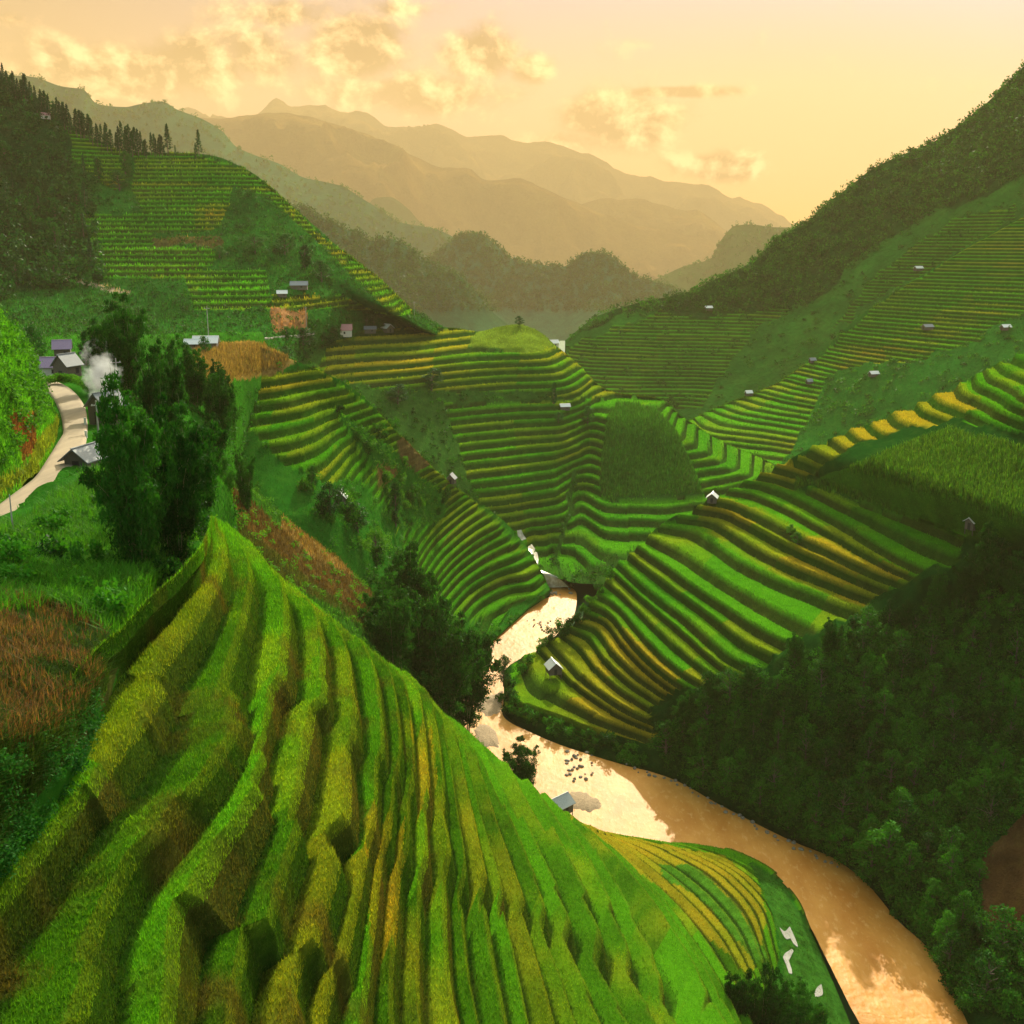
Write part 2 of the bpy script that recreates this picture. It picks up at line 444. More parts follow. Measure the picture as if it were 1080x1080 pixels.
make_patch('terraced_hillside', NS, 'z', 620, counts=ns_counts, mask=lambda u, v: 1.0 - inpoly(u, v, P_BANK), colour=c_near, mat=M_near, amp=0.35, nscale=0.25, phase=0.20, breaks=0.34, block=16.0, dome=0.10, flat=True, fade=0.07, jit=0.25, cuts=[((372,760),[372,440,500,560,620,680,745],[868,890,920,955,985,1015,1055],0.42),((150,345),[150,235,275,300,345],[775,785,815,850,930],-0.3),((255,480),[255,330,380,430,480],[720,745,790,830,860],0.3)],
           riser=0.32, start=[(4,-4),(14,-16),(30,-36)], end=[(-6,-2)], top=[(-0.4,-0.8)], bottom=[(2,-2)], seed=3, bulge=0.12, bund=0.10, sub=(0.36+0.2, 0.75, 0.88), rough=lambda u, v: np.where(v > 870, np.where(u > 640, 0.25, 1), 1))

# ---- the bank of tall grass beside it
NL = [
 [(-130,1010,31),(-35,980,35),(36,920,41),(86,856,47),(140,752,58),(222,625,90),(236,580,108)],
 [(-160,960,25),(-60,940,29),(10,880,35),(60,815,39),(117,720,50),(205,598,82),(224,548,100)],
 [(-160,840,28),(-60,830,31),(10,790,36),(60,745,43),(110,690,53),(200,585,84),(220,545,102)],
 [(-160,700,44),(-40,690,48),(20,680,52),(70,670,56),(115,650,62),(195,570,88),(216,540,104)],
 [(-160,610,62),(-40,600,68),(30,592,73),(80,585,78),(130,575,84),(190,555,98),(214,530,112)],
 [(-200,566,94),(-40,560,99),(30,530,107),(65,505,119),(100,490,132),(150,480,143),(205,500,140)],
 [(-200,562,100),(-40,556,103),(30,525,110),(65,500,122),(100,485,136),(150,476,148),(206,490,150)],
]
NL = [[(-1500, r[0][1], r[0][2])] + r for r in NL]
make_patch('grassy_bank', NL, 'd', 520, mat=M_near, amp=0.8, nscale=0.15, seed=8,
           colour=lambda I: paint(I, RICE, cover=(0.020,0.10,0.008), covers=[([(-160,660),(60,640),(125,690),(110,770),(40,850),(-160,960)],(0.055,0.065,0.014))], nsc=0.2), bottom=[(-2,-1)])

# ---- ridge with the road and the hamlet
VL = [
 [(-200,575,92),(-40,562,98),(30,532,106),(65,507,117),(100,491,131),(150,480,142),(206,492,150),(240,520,165)],
 [(-200,520,118),(-40,515,122),(30,490,134),(65,470,145),(100,462,152),(150,455,163),(200,462,180),(235,485,205)],
 [(-200,450,160),(-40,448,165),(30,440,170),(65,430,183),(100,425,190),(150,415,205),(200,415,225),(240,420,250)],
 [(-200,400,215),(-40,400,220),(30,398,225),(65,396,232),(100,392,236),(150,388,250),(200,384,275),(250,380,300)],
 [(-200,370,290),(-40,368,300),(30,366,300),(65,366,300),(100,366,300),(150,366,305),(200,366,315),(265,368,322)],
 [(-200,358,370),(-40,356,380),(30,354,380),(65,354,380),(100,354,380),(150,354,390),(200,352,395),(275,350,400)],
]
VLc = [([(200,366),(260,358),(305,372),(300,395),(215,410),(205,385)], (0.24,0.16,0.045))]
VL = [r + [(r[-1][0] + 10, r[-1][1] + 42, r[-1][2] + 5), (r[-1][0] + 12, r[-1][1] + 130, r[-1][2] + 8)] for r in VL]
VL = [[(-1300, r[0][1], r[0][2])] + r for r in VL]
make_patch('village_ridge', VL, 'd', 520, bottom=[(-4,-7),(-9,-26)], mat=M_mid, amp=0.25, nscale=0.08, seed=12,
           colour=lambda I: paint(I, RICE, cover=(0.022,0.11,0.009), covers=VLc))

# ---- roadside hump, lit green
LB = [
 [(-200,575,92),(-60,558,99),(0,528,110),(33,506,121),(57,470,145),(62,446,165),(56,428,182),(50,416,196)],
 [(-200,480,96),(-60,500,106),(0,486,116),(25,470,128),(44,452,146),(50,436,164),(48,424,182),(46,414,198)],
 [(-200,380,104),(-60,400,114),(0,410,122),(22,420,132),(38,425,148),(45,418,166),(46,414,184),(45,410,200)],
 [(-200,230,125),(-60,275,138),(0,335,144),(16,350,150),(32,378,158),(40,398,170),(43,406,186),(44,408,203)],
]
LB = [[(-1200, r[0][1], r[0][2])] + r for r in LB]
make_patch('roadside_hill', LB, 'd', 480, mat=M_mid, amp=1.2, nscale=0.16, seed=15, top=[(8,-1),(30,-14)],
           colour=lambda I: paint(I, RICE, cover=(0.06,0.21,0.010), covers=[([(8,440),(38,440),(40,480),(24,490),(14,470)], EARTH), ([(-200,575),(0,530),(33,507),(60,470),(66,446),(60,440),(50,455),(30,490),(0,508)],(0.14,0.19,0.015))]))

# ---- gully slope between the spurs
GU = [
 [(190,440,236),(230,478,240),(270,518,244),(312,556,250),(372,604,262),(425,660,268),(472,745,262),(520,800,250)],
 [(190,470,205),(230,505,208),(268,545,210),(312,590,214),(366,640,224),(425,695,235),(478,762,240),(525,812,240)],
 [(196,515,165),(230,545,168),(262,580,172),(308,628,178),(360,680,188),(422,735,205),(485,785,220),(532,825,228)],
 [(205,560,128),(232,590,130),(262,625,134),(308,668,142),(358,715,155),(420,765,178),(490,810,200),(540,840,214)],
]
P_BROWN = [(208,500),(250,520),(300,560),(370,600),(430,650),(420,690),(350,640),(300,620),(240,580)]
make_patch('gully_slope', GU[::-1], 'd', 200, mat=M_mid, amp=1.2, nscale=0.08, seed=18, bottom=[(-3,-3)],
           colour=lambda I: paint(I, RICE, cover=(0.028,0.105,0.010), covers=[(P_BROWN, (0.06,0.075,0.014)), ([(230,500),(300,560),(372,606),(420,655),(400,665),(330,615),(260,560)],(0.10,0.066,0.020)), ([(300,545),(385,590),(375,612),(330,590),(298,560)], (0.22,0.14,0.04))]))

# ---- stepped spur to the left of the river
LS = [
 [(205,374,345),(262,366,345),(318,383,350),(367,406,356),(416,453,374),(467,503,408),(501,529,438),(531,549,446),(556,578,440),(569,600,430),(580,622,418)],
 [(205,400,332),(262,394,332),(312,408,337),(355,428,343),(400,470,358),(452,520,393),(488,546,420),(520,568,430),(545,596,424),(560,615,416),(572,630,410)],
 [(205,430,318),(262,422,319),(318,430,325),(352,452,331),(388,492,343),(437,540,374),(474,566,400),(505,590,412),(530,615,412),(547,630,408),(560,640,403)],
 [(205,470,298),(265,460,300),(326,464,309),(356,484,315),(384,520,325),(424,562,349),(458,588,376),(488,612,392),(512,636,396),(530,645,395),(545,650,394)],
 [(215,510,280),(275,500,283),(334,500,292),(362,520,297),(388,552,305),(415,588,324),(444,614,348),(470,642,364),(492,664,369),(512,666,377),(530,664,382)],
 [(240,560,258),(295,545,264),(345,545,272),(370,562,277),(392,592,284),(410,622,294),(434,650,310),(455,684,327),(475,704,340),(500,692,350),(518,678,366)],
][::-1]
P_LSF = [(262,398),(330,385),(420,450),(480,508),(575,600),(575,625),(520,655),(470,650),(440,600),(420,560),(385,505),(350,510),(300,490),(262,450),(205,440),(205,415)]
P_LSH = [(352,432),(412,470),(440,500),(470,520),(465,550),(420,560),(400,500),(372,460)]
make_patch('terraced_spur', LS, 'd', 420, dz=2.7, mat=M_mid, amp=0.5, nscale=0.08, phase=0.2, breaks=0.35, block=22, seed=22,
           mask=polymask([P_LSF], [P_LSH]), end=[(8,-5),(25,-30),(60,-60)], top=[(6,-2),(30,-25)], bottom=[(-12,-7),(-32,-30),(-60,-70)], riser=0.32,
           colour=lambda I: paint(I, RICE, fields=[([(262,385),(340,385),(380,420),(350,440),(262,440)],0.8),([(330,440),(380,500),(350,510),(300,480)],0.45),([(430,560),(580,590),(580,660),(400,660)],0.05)],
               covers=[([(205,366),(262,364),(310,378),(296,392),(205,412)], (0.24,0.16,0.045)), ([(415,455),(440,470),(455,490),(440,500),(420,480)],(0.12,0.09,0.03)),([(395,488),(420,494),(418,506),(398,508)],(0.17,0.10,0.03))], yellow=0.28, dry=0.4))

# ---- knoll across the stream
MH = [
 [(300,362,520),(350,352,560),(430,345,590),(480,347,610),(503,350,618),(527,344.5,622),(545,342,625),(567,349,622),(587,366,615),(612,387,610),(637,410,605),(655,416,600),(690,419,590),(722,441,585),(762,466,578),(800,482,570),(840,502,562)],
 [(300,400,485),(350,392,525),(430,385,552),(480,382,575),(503,380,584),(527,375,592),(548,374,595),(570,380,592),(592,395,586),(610,412,585),(628,430,588),(650,440,568),(690,444,560),(722,460,556),(762,480,550),(800,500,545),(840,520,540)],
 [(300,450,440),(360,450,478),(430,445,510),(480,440,530),(503,440,536),(527,440,541),(548,440,545),(570,442,545),(592,450,542),(606,462,545),(622,472,552),(646,478,535),(690,484,528),(722,494,524),(762,512,518),(800,528,514),(840,546,510)],
 [(320,505,410),(380,508,440),(440,508,465),(480,506,482),(503,506,488),(527,505,492),(548,505,496),(566,508,498),(584,512,500),(598,520,506),(612,527,512),(640,530,497),(690,532,492),(722,540,488),(762,552,484),(800,562,482),(840,575,480)],
 [(340,570,385),(400,575,415),(450,578,436),(490,578,446),(515,578,450),(535,578,452),(552,578,455),(566,582,458),(577,586,456),(586,592,455),(600,594,450),(640,592,440),(690,594,436),(722,598,434),(762,604,432),(800,612,430),(840,620,428)],
 [(360,640,360),(420,645,380),(460,640,395),(500,632,402),(525,625,407),(545,615,415),(560,608,424),(570,606,428),(580,607,430),(590,610,428),(606,614,424),(640,616,418),(690,620,412),(722,624,408),(762,630,405),(800,636,403),(840,640,400)],
][::-1]
MH[-1] = [(u, v, Y + 22) for u, v, Y in MH[-1]]
P_MHF = [(345,345),(500,345),(545,355),(600,368),(640,412),(700,418),(820,490),(800,530),(600,610),(585,590),(600,545),(610,500),(560,440),(640,420),(480,412),(330,404)]
P_MHF2 = [(470,425),(640,420),(610,470),(590,560),(575,600),(535,585),(490,500)]
P_MHCORN = [(640,440),(652,425),(690,430),(715,458),(742,520),(640,528),(632,510)]
make_patch('terraced_knoll', MH, 'd', 460, dz=3.1, mat=M_mid, amp=1.0, nscale=0.03, phase=0.16, breaks=0.3, block=45, seed=26, riser=0.36,
           mask=polymask([P_MHF, P_MHF2], [P_MHCORN, [(490,366),(507,352),(545,338),(570,345),(590,368),(560,368)]]), top=[(10,-4),(40,-28),(90,-70)],
           colour=lambda I: paint(I, RICE, fields=[([(345,340),(600,345),(700,425),(640,430),(560,425),(345,405)],0.55)], covers=[(P_MHCORN,(0.028,0.115,0.011)),([(490,366),(507,352),(545,338),(570,345),(590,368),(560,368)],(0.12,0.19,0.015))], yellow=0.12, dry=0.0, cover=(0.022,0.075,0.010), riser=(0.022,0.07,0.008), riserb=(0.04,0.05,0.012)))

# ---- terraced spur on the near right bank, with the wooded bank below it
NR = [
 [(528,712,-2),(530,748,-2),(568,776,-2),(640,802,-2),(700,820,-2),(760,850,-2),(830,886,-2),(900,926,-2),(985,1016,-2),(1020,1090,-2),(1050,1150,-2)],
 [(536,703,5),(538,736,5),(582,758,5),(640,778,5),(700,802,5),(765,835,5),(835,872,5),(905,912,5),(990,1002,5),(1027,1075,5),(1056,1140,5)],
 [(560,688,12),(585,716,12),(615,740,12),(645,757,12),(705,782,12),(780,822,11),(852,864,11),(922,910,10),(1004,990,9),(1040,1060,9),(1075,1125,9)],
 [(585,672,18),(603,690,18),(630,720,18),(678,752,18),(730,775,18),(800,810,17),(872,850,16),(940,900,15),(1020,975,14),(1062,1040,13),(1100,1110,13)],
 [(606,658,24),(626,664,24),(650,695,24),(700,735,24),(745,756,24),(820,785,22),(900,825,20),(975,880,19),(1055,960,18),(1100,1025,17),(1140,1090,17)],
 [(626,632,31),(646,643,31),(678,681,31),(718,717,31),(770,742,30),(850,765,27),(930,805,25),(1010,865,24),(1090,945,23),(1140,1005,22),(1180,1070,22)],
 [(650,596,38),(673,617,38),(720,655,38),(780,703,38),(830,727,36),(900,755,33),(975,800,31),(1050,850,29),(1130,925,28),(1180,985,27),(1220,1040,27)],
 [(675,574,44),(699,588,44),(760,630,44),(825,668,44),(872,692,43),(940,720,40),(1010,755,38),(1080,800,36),(1160,870,34),(1210,920,34),(1250,980,34)],
 [(705,548,50),(740,553,50),(803,591,50),(907,632,50),(960,655,49),(1005,680,47),(1060,715,45),(1120,755,43),(1190,810,42),(1240,860,41),(1280,910,41)],
 [(747,527,55),(772,532,55),(853,570,55),(950,615,55),(1010,640,54),(1045,655,53),(1090,678,51),(1150,715,49),(1220,760,48),(1270,800,47),(1310,850,47)],
 [(783,510,60),(805,513,60),(887,552,60),(967,598,60),(1025,618,60),(1065,630,58),(1110,645,57),(1170,672,56),(1240,710,55),(1290,740,54),(1330,790,54)],
 [(815,494,64.5),(835,499,64.5),(920,533,64.5),(1000,565,64.5),(1040,580,65),(1080,590,64),(1125,602,63),(1190,625,63),(1260,655,63),(1310,680,62),(1350,720,62)],
 [(870,465,73),(885,475,73),(940,500,73),(1020,532,73),(1060,545,73),(1095,555,73),(1140,565,73),(1200,580,73),(1270,600,73),(1330,620,73),(1370,650,73)],
 [(927,443,79),(935,452,79),(975,470,79),(1035,492,79),(1070,502,79),(1105,512,79),(1150,520,79),(1210,530,80),(1280,545,80),(1340,560,80),(1380,590,80)],
 [(980,420,86),(990,428,86),(1020,440,86),(1055,455,86),(1085,465,86),(1115,473,87),(1160,480,87),(1220,488,88),(1290,500,88),(1350,510,88),(1390,530,88)],
 [(1037,390,94.5),(1045,402,94.5),(1065,412,94.5),(1082,422,95),(1105,430,95),(1130,436,96),(1170,440,97),(1230,445,98),(1300,450,98),(1360,455,98),(1400,470,98)],
 [(1064,381,99),(1072,385,99),(1085,390,99),(1100,396,99),(1120,400,100),(1145,403,100),(1180,404,102),(1240,404,103),(1310,404,104),(1370,405,104),(1420,415,104)],
 [(1090,368,103),(1100,370,103),(1110,374,103),(1120,377,103),(1140,380,104),(1160,380,105),(1195,378,107),(1250,376,109),(1320,374,110),(1380,372,110),(1430,375,110)],
]
P_NRF = [(530,745),(540,700),(600,640),(660,580),(745,525),(825,490),(880,462),(1020,398),(1090,365),(1140,380),(1120,470),(1010,440),(940,455),(850,500),(850,510),(1020,560),(1010,590),(960,610),(915,640),(830,675),(790,720),(715,728),(690,745),(690,765),(700,785),(640,785),(582,762)]
P_NRC = [(842,516),(888,499),(945,474),(1000,454),(1090,478),(1140,490),(1140,590),(1035,568),(925,536),(840,506)]
P_NRFOR = [(536,742),(575,764),(640,785),(700,790),(690,755),(720,735),(790,722),(840,680),(920,640),(970,612),(1030,585),(1100,590),(1200,700),(1200,1100),(1010,1085),(900,915),(700,812),(600,780)]
ZA, ZB = [-2,0,5,12,18,24,31,38,44,50,55,60,64.5,73,200], [-2,0,3,7,11,16,22,29,36,43,50,55,61,73,200]
NR = [[(u, v, float(np.interp(z, ZA, ZB))) for u, v, z in r] for r in NR]
make_patch('right_hillside', NR, 'z', 520, counts=[-1,0,1.6,3.6,6,8.6,12,14.6,17,19.2,21.2,23,26,28.5,31,34,36,37], mat=M_mid, amp=0.3, nscale=0.1, phase=0.09, breaks=0.22, block=30, seed=31, riser=0.33, bund=0.15,
           mask=polymask([P_NRF], [P_NRC]), start=[(8,-5),(30,-32),(70,-80)], top=[(10,-3),(40,-30)], rough=lambda u, v: np.where(inpoly(u, v, P_NRFOR), 4.0, 1.0),
           colour=lambda I: paint(I, RICE, fields=[([(538,735),(560,690),(600,650),(640,650),(720,715),(700,790),(580,765)],0.75),([(790,505),(870,455),(1000,395),(1035,420),(1000,454),(940,476),(880,500),(840,515)],0.85),
               ([(735,540),(760,525),(960,605),(910,640),(760,575)],0.72)], covers=[(P_NRC,(0.045,0.15,0.010)),(P_NRFOR,(0.008,0.055,0.007)),([(1035,900),(1090,850),(1140,900),(1100,1000),(1035,985)],(0.10,0.05,0.018))], yellow=0.2, dry=0.75, cover=WOOD))

# ---- far terraced spur on the right
R2 = [
 [(727,444,690),(770,424,700),(820,403,712),(853,380,722),(907,334,730),(953,303,738),(1015,265,750),(1080,229,762),(1170,175,780)],
 [(736,455,662),(785,447,662),(835,430,672),(868,413,680),(920,375,692),(965,345,700),(1025,312,708),(1090,280,716),(1180,232,735)],
 [(748,478,634),(800,477,630),(850,463,636),(885,450,638),(935,424,642),(975,402,645),(1035,372,650),(1100,342,656),(1190,300,675)],
 [(760,520,590),(820,520,586),(870,510,588),(905,500,590),(950,480,594),(990,460,598),(1045,432,600),(1110,402,606),(1200,365,625)],
 [(770,570,545),(830,570,540),(880,560,540),(915,550,540),(960,530,545),(1000,510,548),(1055,485,550),(1120,460,556),(1210,430,575)],
][::-1]
R2 = [[(u, v, Y + 17 * i - 20) for u, v, Y in r] for i, r in enumerate(R2)]
P_R2F = [(720,445),(860,375),(960,298),(1090,220),(1190,170),(1190,240),(1060,345),(985,360),(905,375),(870,400),(855,440),(820,500),(740,470)]
P_R2F2 = [(850,395),(1000,340),(1080,290),(1190,240),(1190,270),(1080,330),(1000,370),(920,385)]
make_patch('far_terraced_spur', R2, 'd', 420, dz=2.3, mat=M_mid, amp=1.6, nscale=0.025, phase=0.3, breaks=0.4, block=60, seed=36, riser=0.36,
           mask=polymask([P_R2F, P_R2F2]), top=[(12,-6),(50,-40),(110,-85)],
           colour=lambda I: paint(I, (0.055,0.27,0.007), fields=[([(980,340),(1040,290),(1090,250),(1190,200),(1190,290),(1080,320),(900,410),(855,405)],0.45),([(727,446),(820,403),(850,380),(870,390),(800,430)],0.5)], yellow=0.2, dry=-0.2, cover=(0.013,0.090,0.009)))

# ---- big hill on the right
R1 = [
 [(596,360,985),(627,337,1000),(653,327,1010),(683,318,1015),(720,310,1020),(753,295,1030),(780,283,1040),(800,270,1050),(820,250,1058),(835,242,1062),(850,235,1066),(865,220,1070),(880,208,1074),(900,193,1076),(920,178,1078),(940,168,1080),(960,160,1080),(985,150,1072),(1010,133,1065),(1040,110,1055),(1060,90,1048),(1080,70,1040),(1180,-20,1020)],
 [(598,385,950),(630,368,955),(655,360,962),(685,352,966),(720,346,970),(755,336,975),(782,326,980),(805,316,985),(825,302,988),(842,295,990),(860,287,992),(876,276,992),(892,265,994),(912,252,994),(930,240,992),(950,230,990),(970,220,986),(995,208,978),(1020,192,970),(1050,172,958),(1070,155,950),(1090,138,942),(1190,60,920)],
 [(600,420,900),(635,410,902),(660,405,905),(690,402,906),(722,400,906),(758,392,906),(786,384,908),(810,374,910),(832,362,912),(850,354,912),(870,345,912),(886,336,912),(902,326,912),(924,314,910),(942,304,908),(962,294,904),(982,285,900),(1006,275,894),(1032,262,886),(1062,246,876),(1082,233,868),(1100,220,862),(1200,150,840)],
 [(600,470,840),(640,466,838),(665,464,838),(695,462,838),(726,460,836),(762,455,834),(790,448,832),(815,440,830),(838,430,830),(858,422,830),(880,414,828),(896,406,826),(912,396,824),(936,386,822),(954,376,820),(974,366,816),(994,356,812),(1018,346,808),(1044,336,802),(1074,322,796),(1094,312,790),(1112,302,784),(1212,240,765)],
][::-1]
P_R1F = [(600,365),(690,330),(800,290),(840,290),(830,330),(790,350),(740,430),(680,425),(600,400)]
P_R1F2 = [(920,290),(1000,235),(1072,215),(1072,232),(955,300),(905,330),(880,350)]
P_R1W = [(600,352),(720,306),(835,238),(920,175),(985,146),(1085,60),(1190,-30),(1190,120),(1060,200),(1000,220),(930,260),(880,300),(840,330),(760,330),(690,330)]
make_patch('right_mountain', R1, 'd', 420, dz=2.6, mat=M_far, amp=11.0, nscale=0.010, phase=0.3, breaks=0.4, block=80, seed=41, riser=0.38,
           mask=polymask([P_R1F, P_R1F2]), top=[(25,-14),(120,-90)], rough=lambda u, v: sstep(0, 60, np.abs(v - np.interp(u, [596,720,835,920,1080,1180], [360,310,242,178,70,-20]))) * 0.8 + 0.15,
           colour=lambda I: paint(I, (0.05,0.26,0.008), yellow=0.0, dry=0.0, covers=[(P_R1W, (0.010,0.060,0.008))], cover=(0.018,0.100,0.010)))

# ---- big hill on the left
BL = [
 [(-120,30,670),(-60,45,660),(0,84,645),(33,104,640),(60,122,635),(85,138,632),(106,149,630),(135,159,628),(168,161,628),(207,162,626),(231,166,622),(250,174,618),(268,184,612),(287,200,606),(310,220,598),(333,240,590),(362,265,580),(400,294,570),(432,324,565),(470,345,580)],
 [(-120,160,580),(-60,170,576),(0,195,574),(33,200,574),(60,205,574),(85,212,574),(108,220,574),(138,222,574),(170,222,572),(207,224,570),(233,228,568),(252,234,566),(270,242,560),(290,256,555),(312,270,548),(336,284,542),(366,302,534),(404,322,528),(436,340,532),(474,356,562)],
 [(-120,270,505),(-60,275,505),(0,285,505),(33,288,505),(60,290,506),(85,290,508),(110,290,510),(140,290,512),(172,290,512),(208,291,512),(236,293,512),(256,296,510),(274,300,508),(294,306,505),(316,312,506),(340,318,516),(370,326,536),(408,338,552),(440,350,558),(478,364,568)],
 [(-120,335,440),(-60,338,440),(0,342,440),(33,343,440),(60,344,442),(85,344,444),(110,344,446),(140,344,450),(172,344,452),(208,344,454),(236,344,456),(256,344,458),(274,345,460),(294,346,470),(316,347,488),(340,348,505),(370,352,532),(408,358,548),(440,364,556),(480,374,566)],
 [(-120,372,370),(-60,372,370),(0,372,372),(33,372,374),(60,372,376),(85,372,380),(110,372,384),(140,372,390),(172,372,396),(208,372,402),(236,372,408),(256,373,412),(274,374,416),(294,376,440),(316,378,480),(340,382,520),(370,388,550),(408,396,565),(440,404,575),(484,416,580)],
][::-1]
P_BLF1 = [(85,225),(150,225),(163,250),(185,262),(232,266),(225,282),(195,296),(105,296),(88,265)]
P_BLF2 = [(142,163),(200,160),(262,180),(290,210),(245,195),(235,240),(210,245),(160,245),(140,200)]
P_BLF3 = [(70,130),(130,158),(135,190),(120,200),(100,190),(75,165)]
P_BLF4 = [(195,288),(280,285),(285,325),(205,326)]
P_BLF5 = [(285,310),(360,312),(400,330),(430,322),(440,335),(360,326),(286,325)]
P_BLF6 = [(250,172),(290,200),(340,250),(400,292),(434,326),(410,328),(370,290),(330,250),(290,215)]
P_BLW = [(-120,20),(40,105),(70,140),(75,200),(92,250),(80,300),(40,300),(-120,330)]
BL = [[(u, v, 400 + (Y - 400) * 1.4 if Y > 400 else Y) for u, v, Y in r] for r in BL]
make_patch('left_hill', BL, 'd', 440, dz=2.6, mat=M_far, amp=4.0, nscale=0.014, phase=0.3, breaks=0.45, block=50, seed=46, riser=0.38,
           mask=polymask([P_BLF1, P_BLF2, P_BLF3, P_BLF4, P_BLF5, P_BLF6], soft=4), top=[(25,-12),(120,-70)], rough=lambda u, v: np.clip(0.2 + sstep(0, 50, v - np.interp(u, [-120,0,106,207,268,333,432], [30,84,149,162,184,240,324])), 0, 1),
           colour=lambda I: paint(I, (0.06,0.28,0.007), fields=[(P_BLF1,-0.3),(P_BLF2,0.40),(P_BLF3,0.35),(P_BLF6,0.5),([(205,215),(245,205),(235,245),(205,242)],0.8),(P_BLF5,0.6)], yellow=0.04, dry=0.3,
               covers=[(P_BLW,(0.009,0.045,0.009)),([(160,250),(232,250),(230,262),(165,262)],(0.10,0.085,0.025)),([(288,328),(324,326),(326,350),(290,352)],(0.30,0.15,0.06)),([(60,286),(82,294),(110,303),(140,310),(140,313),(108,307),(80,298),(60,290)],(0.30,0.24,0.15))], cover=(0.014,0.085,0.010)))

# ---- ridges in the haze
def ridge(name, line, depth, base_v, mat, colour, amp, nscale, seed, slope=0.62, ns=300, back=300, skew=0.0):
    line = [(u, v, depth + skew * (u - 540)) for u, v in line]
    rows = [line]
    for f in (0.35, 0.7, 1.0):
        r = []
        for u, v, Y in line:
            nv = v + (base_v - v) * f
            drop = (base_v - v) * f / F * Y
            r.append((u, nv, Y - max(drop, 4) / slope))
        rows.append(r)
    du = np.array([p[0] for p in line])
    make_patch(name, rows[::-1], 'd', ns, mat=mat, amp=amp, nscale=nscale, seed=seed,
               ridged=mat is M_mtn, rough=lambda u, v: (0.34 if mat is M_mtn else 0.2) + sstep(0, 45, np.abs(v - np.interp(u, du, [p[1] for p in line]))), top=[(back*0.2, -back*0.1), (back, -back*0.6)],
               colour=lambda I: paint(I, RICE, cover=colour, nsc=8.0/depth))
ridge('ridge_hill', [(300,215),(330,224),(360,240),(378,246),(393,255),(410,252),(423,257),(440,270),(457,280),(483,290),(500,307),(523,333),(560,360)], 2300, 400, M_far, (0.014,0.075,0.030), 22, 0.008, 51)
ridge('twin_hill', [(400,290),(440,278),(460,267),(473,257),(487,247),(503,245),(520,255),(540,272),(560,277),(593,280),(607,273),(627,265),(643,268),(657,280),(673,293),(687,296),(720,310),(760,330)], 3200, 400, M_far, (0.018,0.10,0.045), 45, 0.004, 55)
ridge('long_ridge', [(-120,40),(-40,66),(10,80),(33,82),(67,92),(87,95),(103,110),(133,113),(147,110),(170,106),(187,115),(213,125),(233,137),(250,155),(267,163),(293,173),(320,188),(343,193),(360,197),(380,208),(393,215),(423,233),(457,240),(480,250),(520,290),(560,330)], 4500, 400, M_far, (0.016,0.085,0.035), 60, 0.0025, 59)
ridge('valley_hill', [(640,330),(670,302),(690,295),(720,281),(750,272),(760,254),(777,238),(793,237),(817,240),(833,240),(870,230),(930,240),(990,270)], 4800, 380, M_far, (0.03,0.08,0.016), 26, 0.004, 63)
ridge('misty_hill', [(360,240),(385,220),(397,210),(410,209),(430,221),(440,232),(470,260)], 7000, 330, M_mtn, (0.03,0.06,0.018), 40, 0.002, 66)
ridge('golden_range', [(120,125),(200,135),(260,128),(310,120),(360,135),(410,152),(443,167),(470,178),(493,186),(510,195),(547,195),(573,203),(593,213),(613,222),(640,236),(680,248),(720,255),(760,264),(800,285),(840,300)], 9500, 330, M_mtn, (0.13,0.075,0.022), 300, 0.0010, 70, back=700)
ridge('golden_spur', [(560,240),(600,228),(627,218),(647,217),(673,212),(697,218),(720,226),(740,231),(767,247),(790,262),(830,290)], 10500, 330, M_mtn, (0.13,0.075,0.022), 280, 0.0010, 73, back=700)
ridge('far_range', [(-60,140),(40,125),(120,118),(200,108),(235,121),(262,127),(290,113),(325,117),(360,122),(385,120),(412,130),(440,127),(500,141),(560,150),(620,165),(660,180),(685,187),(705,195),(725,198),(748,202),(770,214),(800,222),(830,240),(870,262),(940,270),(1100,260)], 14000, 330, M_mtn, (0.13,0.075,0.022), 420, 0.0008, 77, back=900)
# ------------------------------------------------------------------ camera
cam = bpy.data.cameras.new('camera'); co = bpy.data.objects.new('camera', cam); COL.objects.link(co)
co.location = (0, 0, HCAM); co.rotation_euler = (math.pi / 2 - PITCH, 0, 0)
cam.sensor_width = 36; cam.lens = F / 1080 * 36; cam.clip_start = 0.5; cam.clip_end = 40000
scene.camera = co
# ------------------------------------------------------------------ light
SUN_AZ, SUN_EL = R(9), R(28)
sun = bpy.data.lights.new('sun', 'SUN'); so = bpy.data.objects.new('sun', sun); COL.objects.link(so)
sun.energy = 5.0; sun.angle = R(0.5); sun.color = (1.0, 0.93, 0.70)
so.rotation_euler = (math.pi / 2 - SUN_EL, 0, math.pi - SUN_AZ)
w = bpy.data.worlds.new('World'); scene.world = w; w.use_nodes = True
t = w.node_tree; t.nodes.clear()
out = N(t, 'ShaderNodeOutputWorld'); bg = N(t, 'ShaderNodeBackground'); bg.inputs['Strength'].default_value = 0.15
sky = N(t, 'ShaderNodeTexSky', sky_type='NISHITA', sun_disc=False); sky.sun_elevation = SUN_EL; sky.sun_rotation = SUN_AZ
sky.air_density = 1.0; sky.dust_density = 3.0
tc = N(t, 'ShaderNodeTexCoord'); sep = N(t, 'ShaderNodeSeparateXYZ'); t.links.new(tc.outputs['Generated'], sep.inputs[0])
X, Y, Z = sep.outputs
az = math_(t, 'MULTIPLY', math_(t, 'ARCTAN2', X, Y), 180 / math.pi)
el = math_(t, 'MULTIPLY', math_(t, 'ARCSINE', Z), 180 / math.pi)
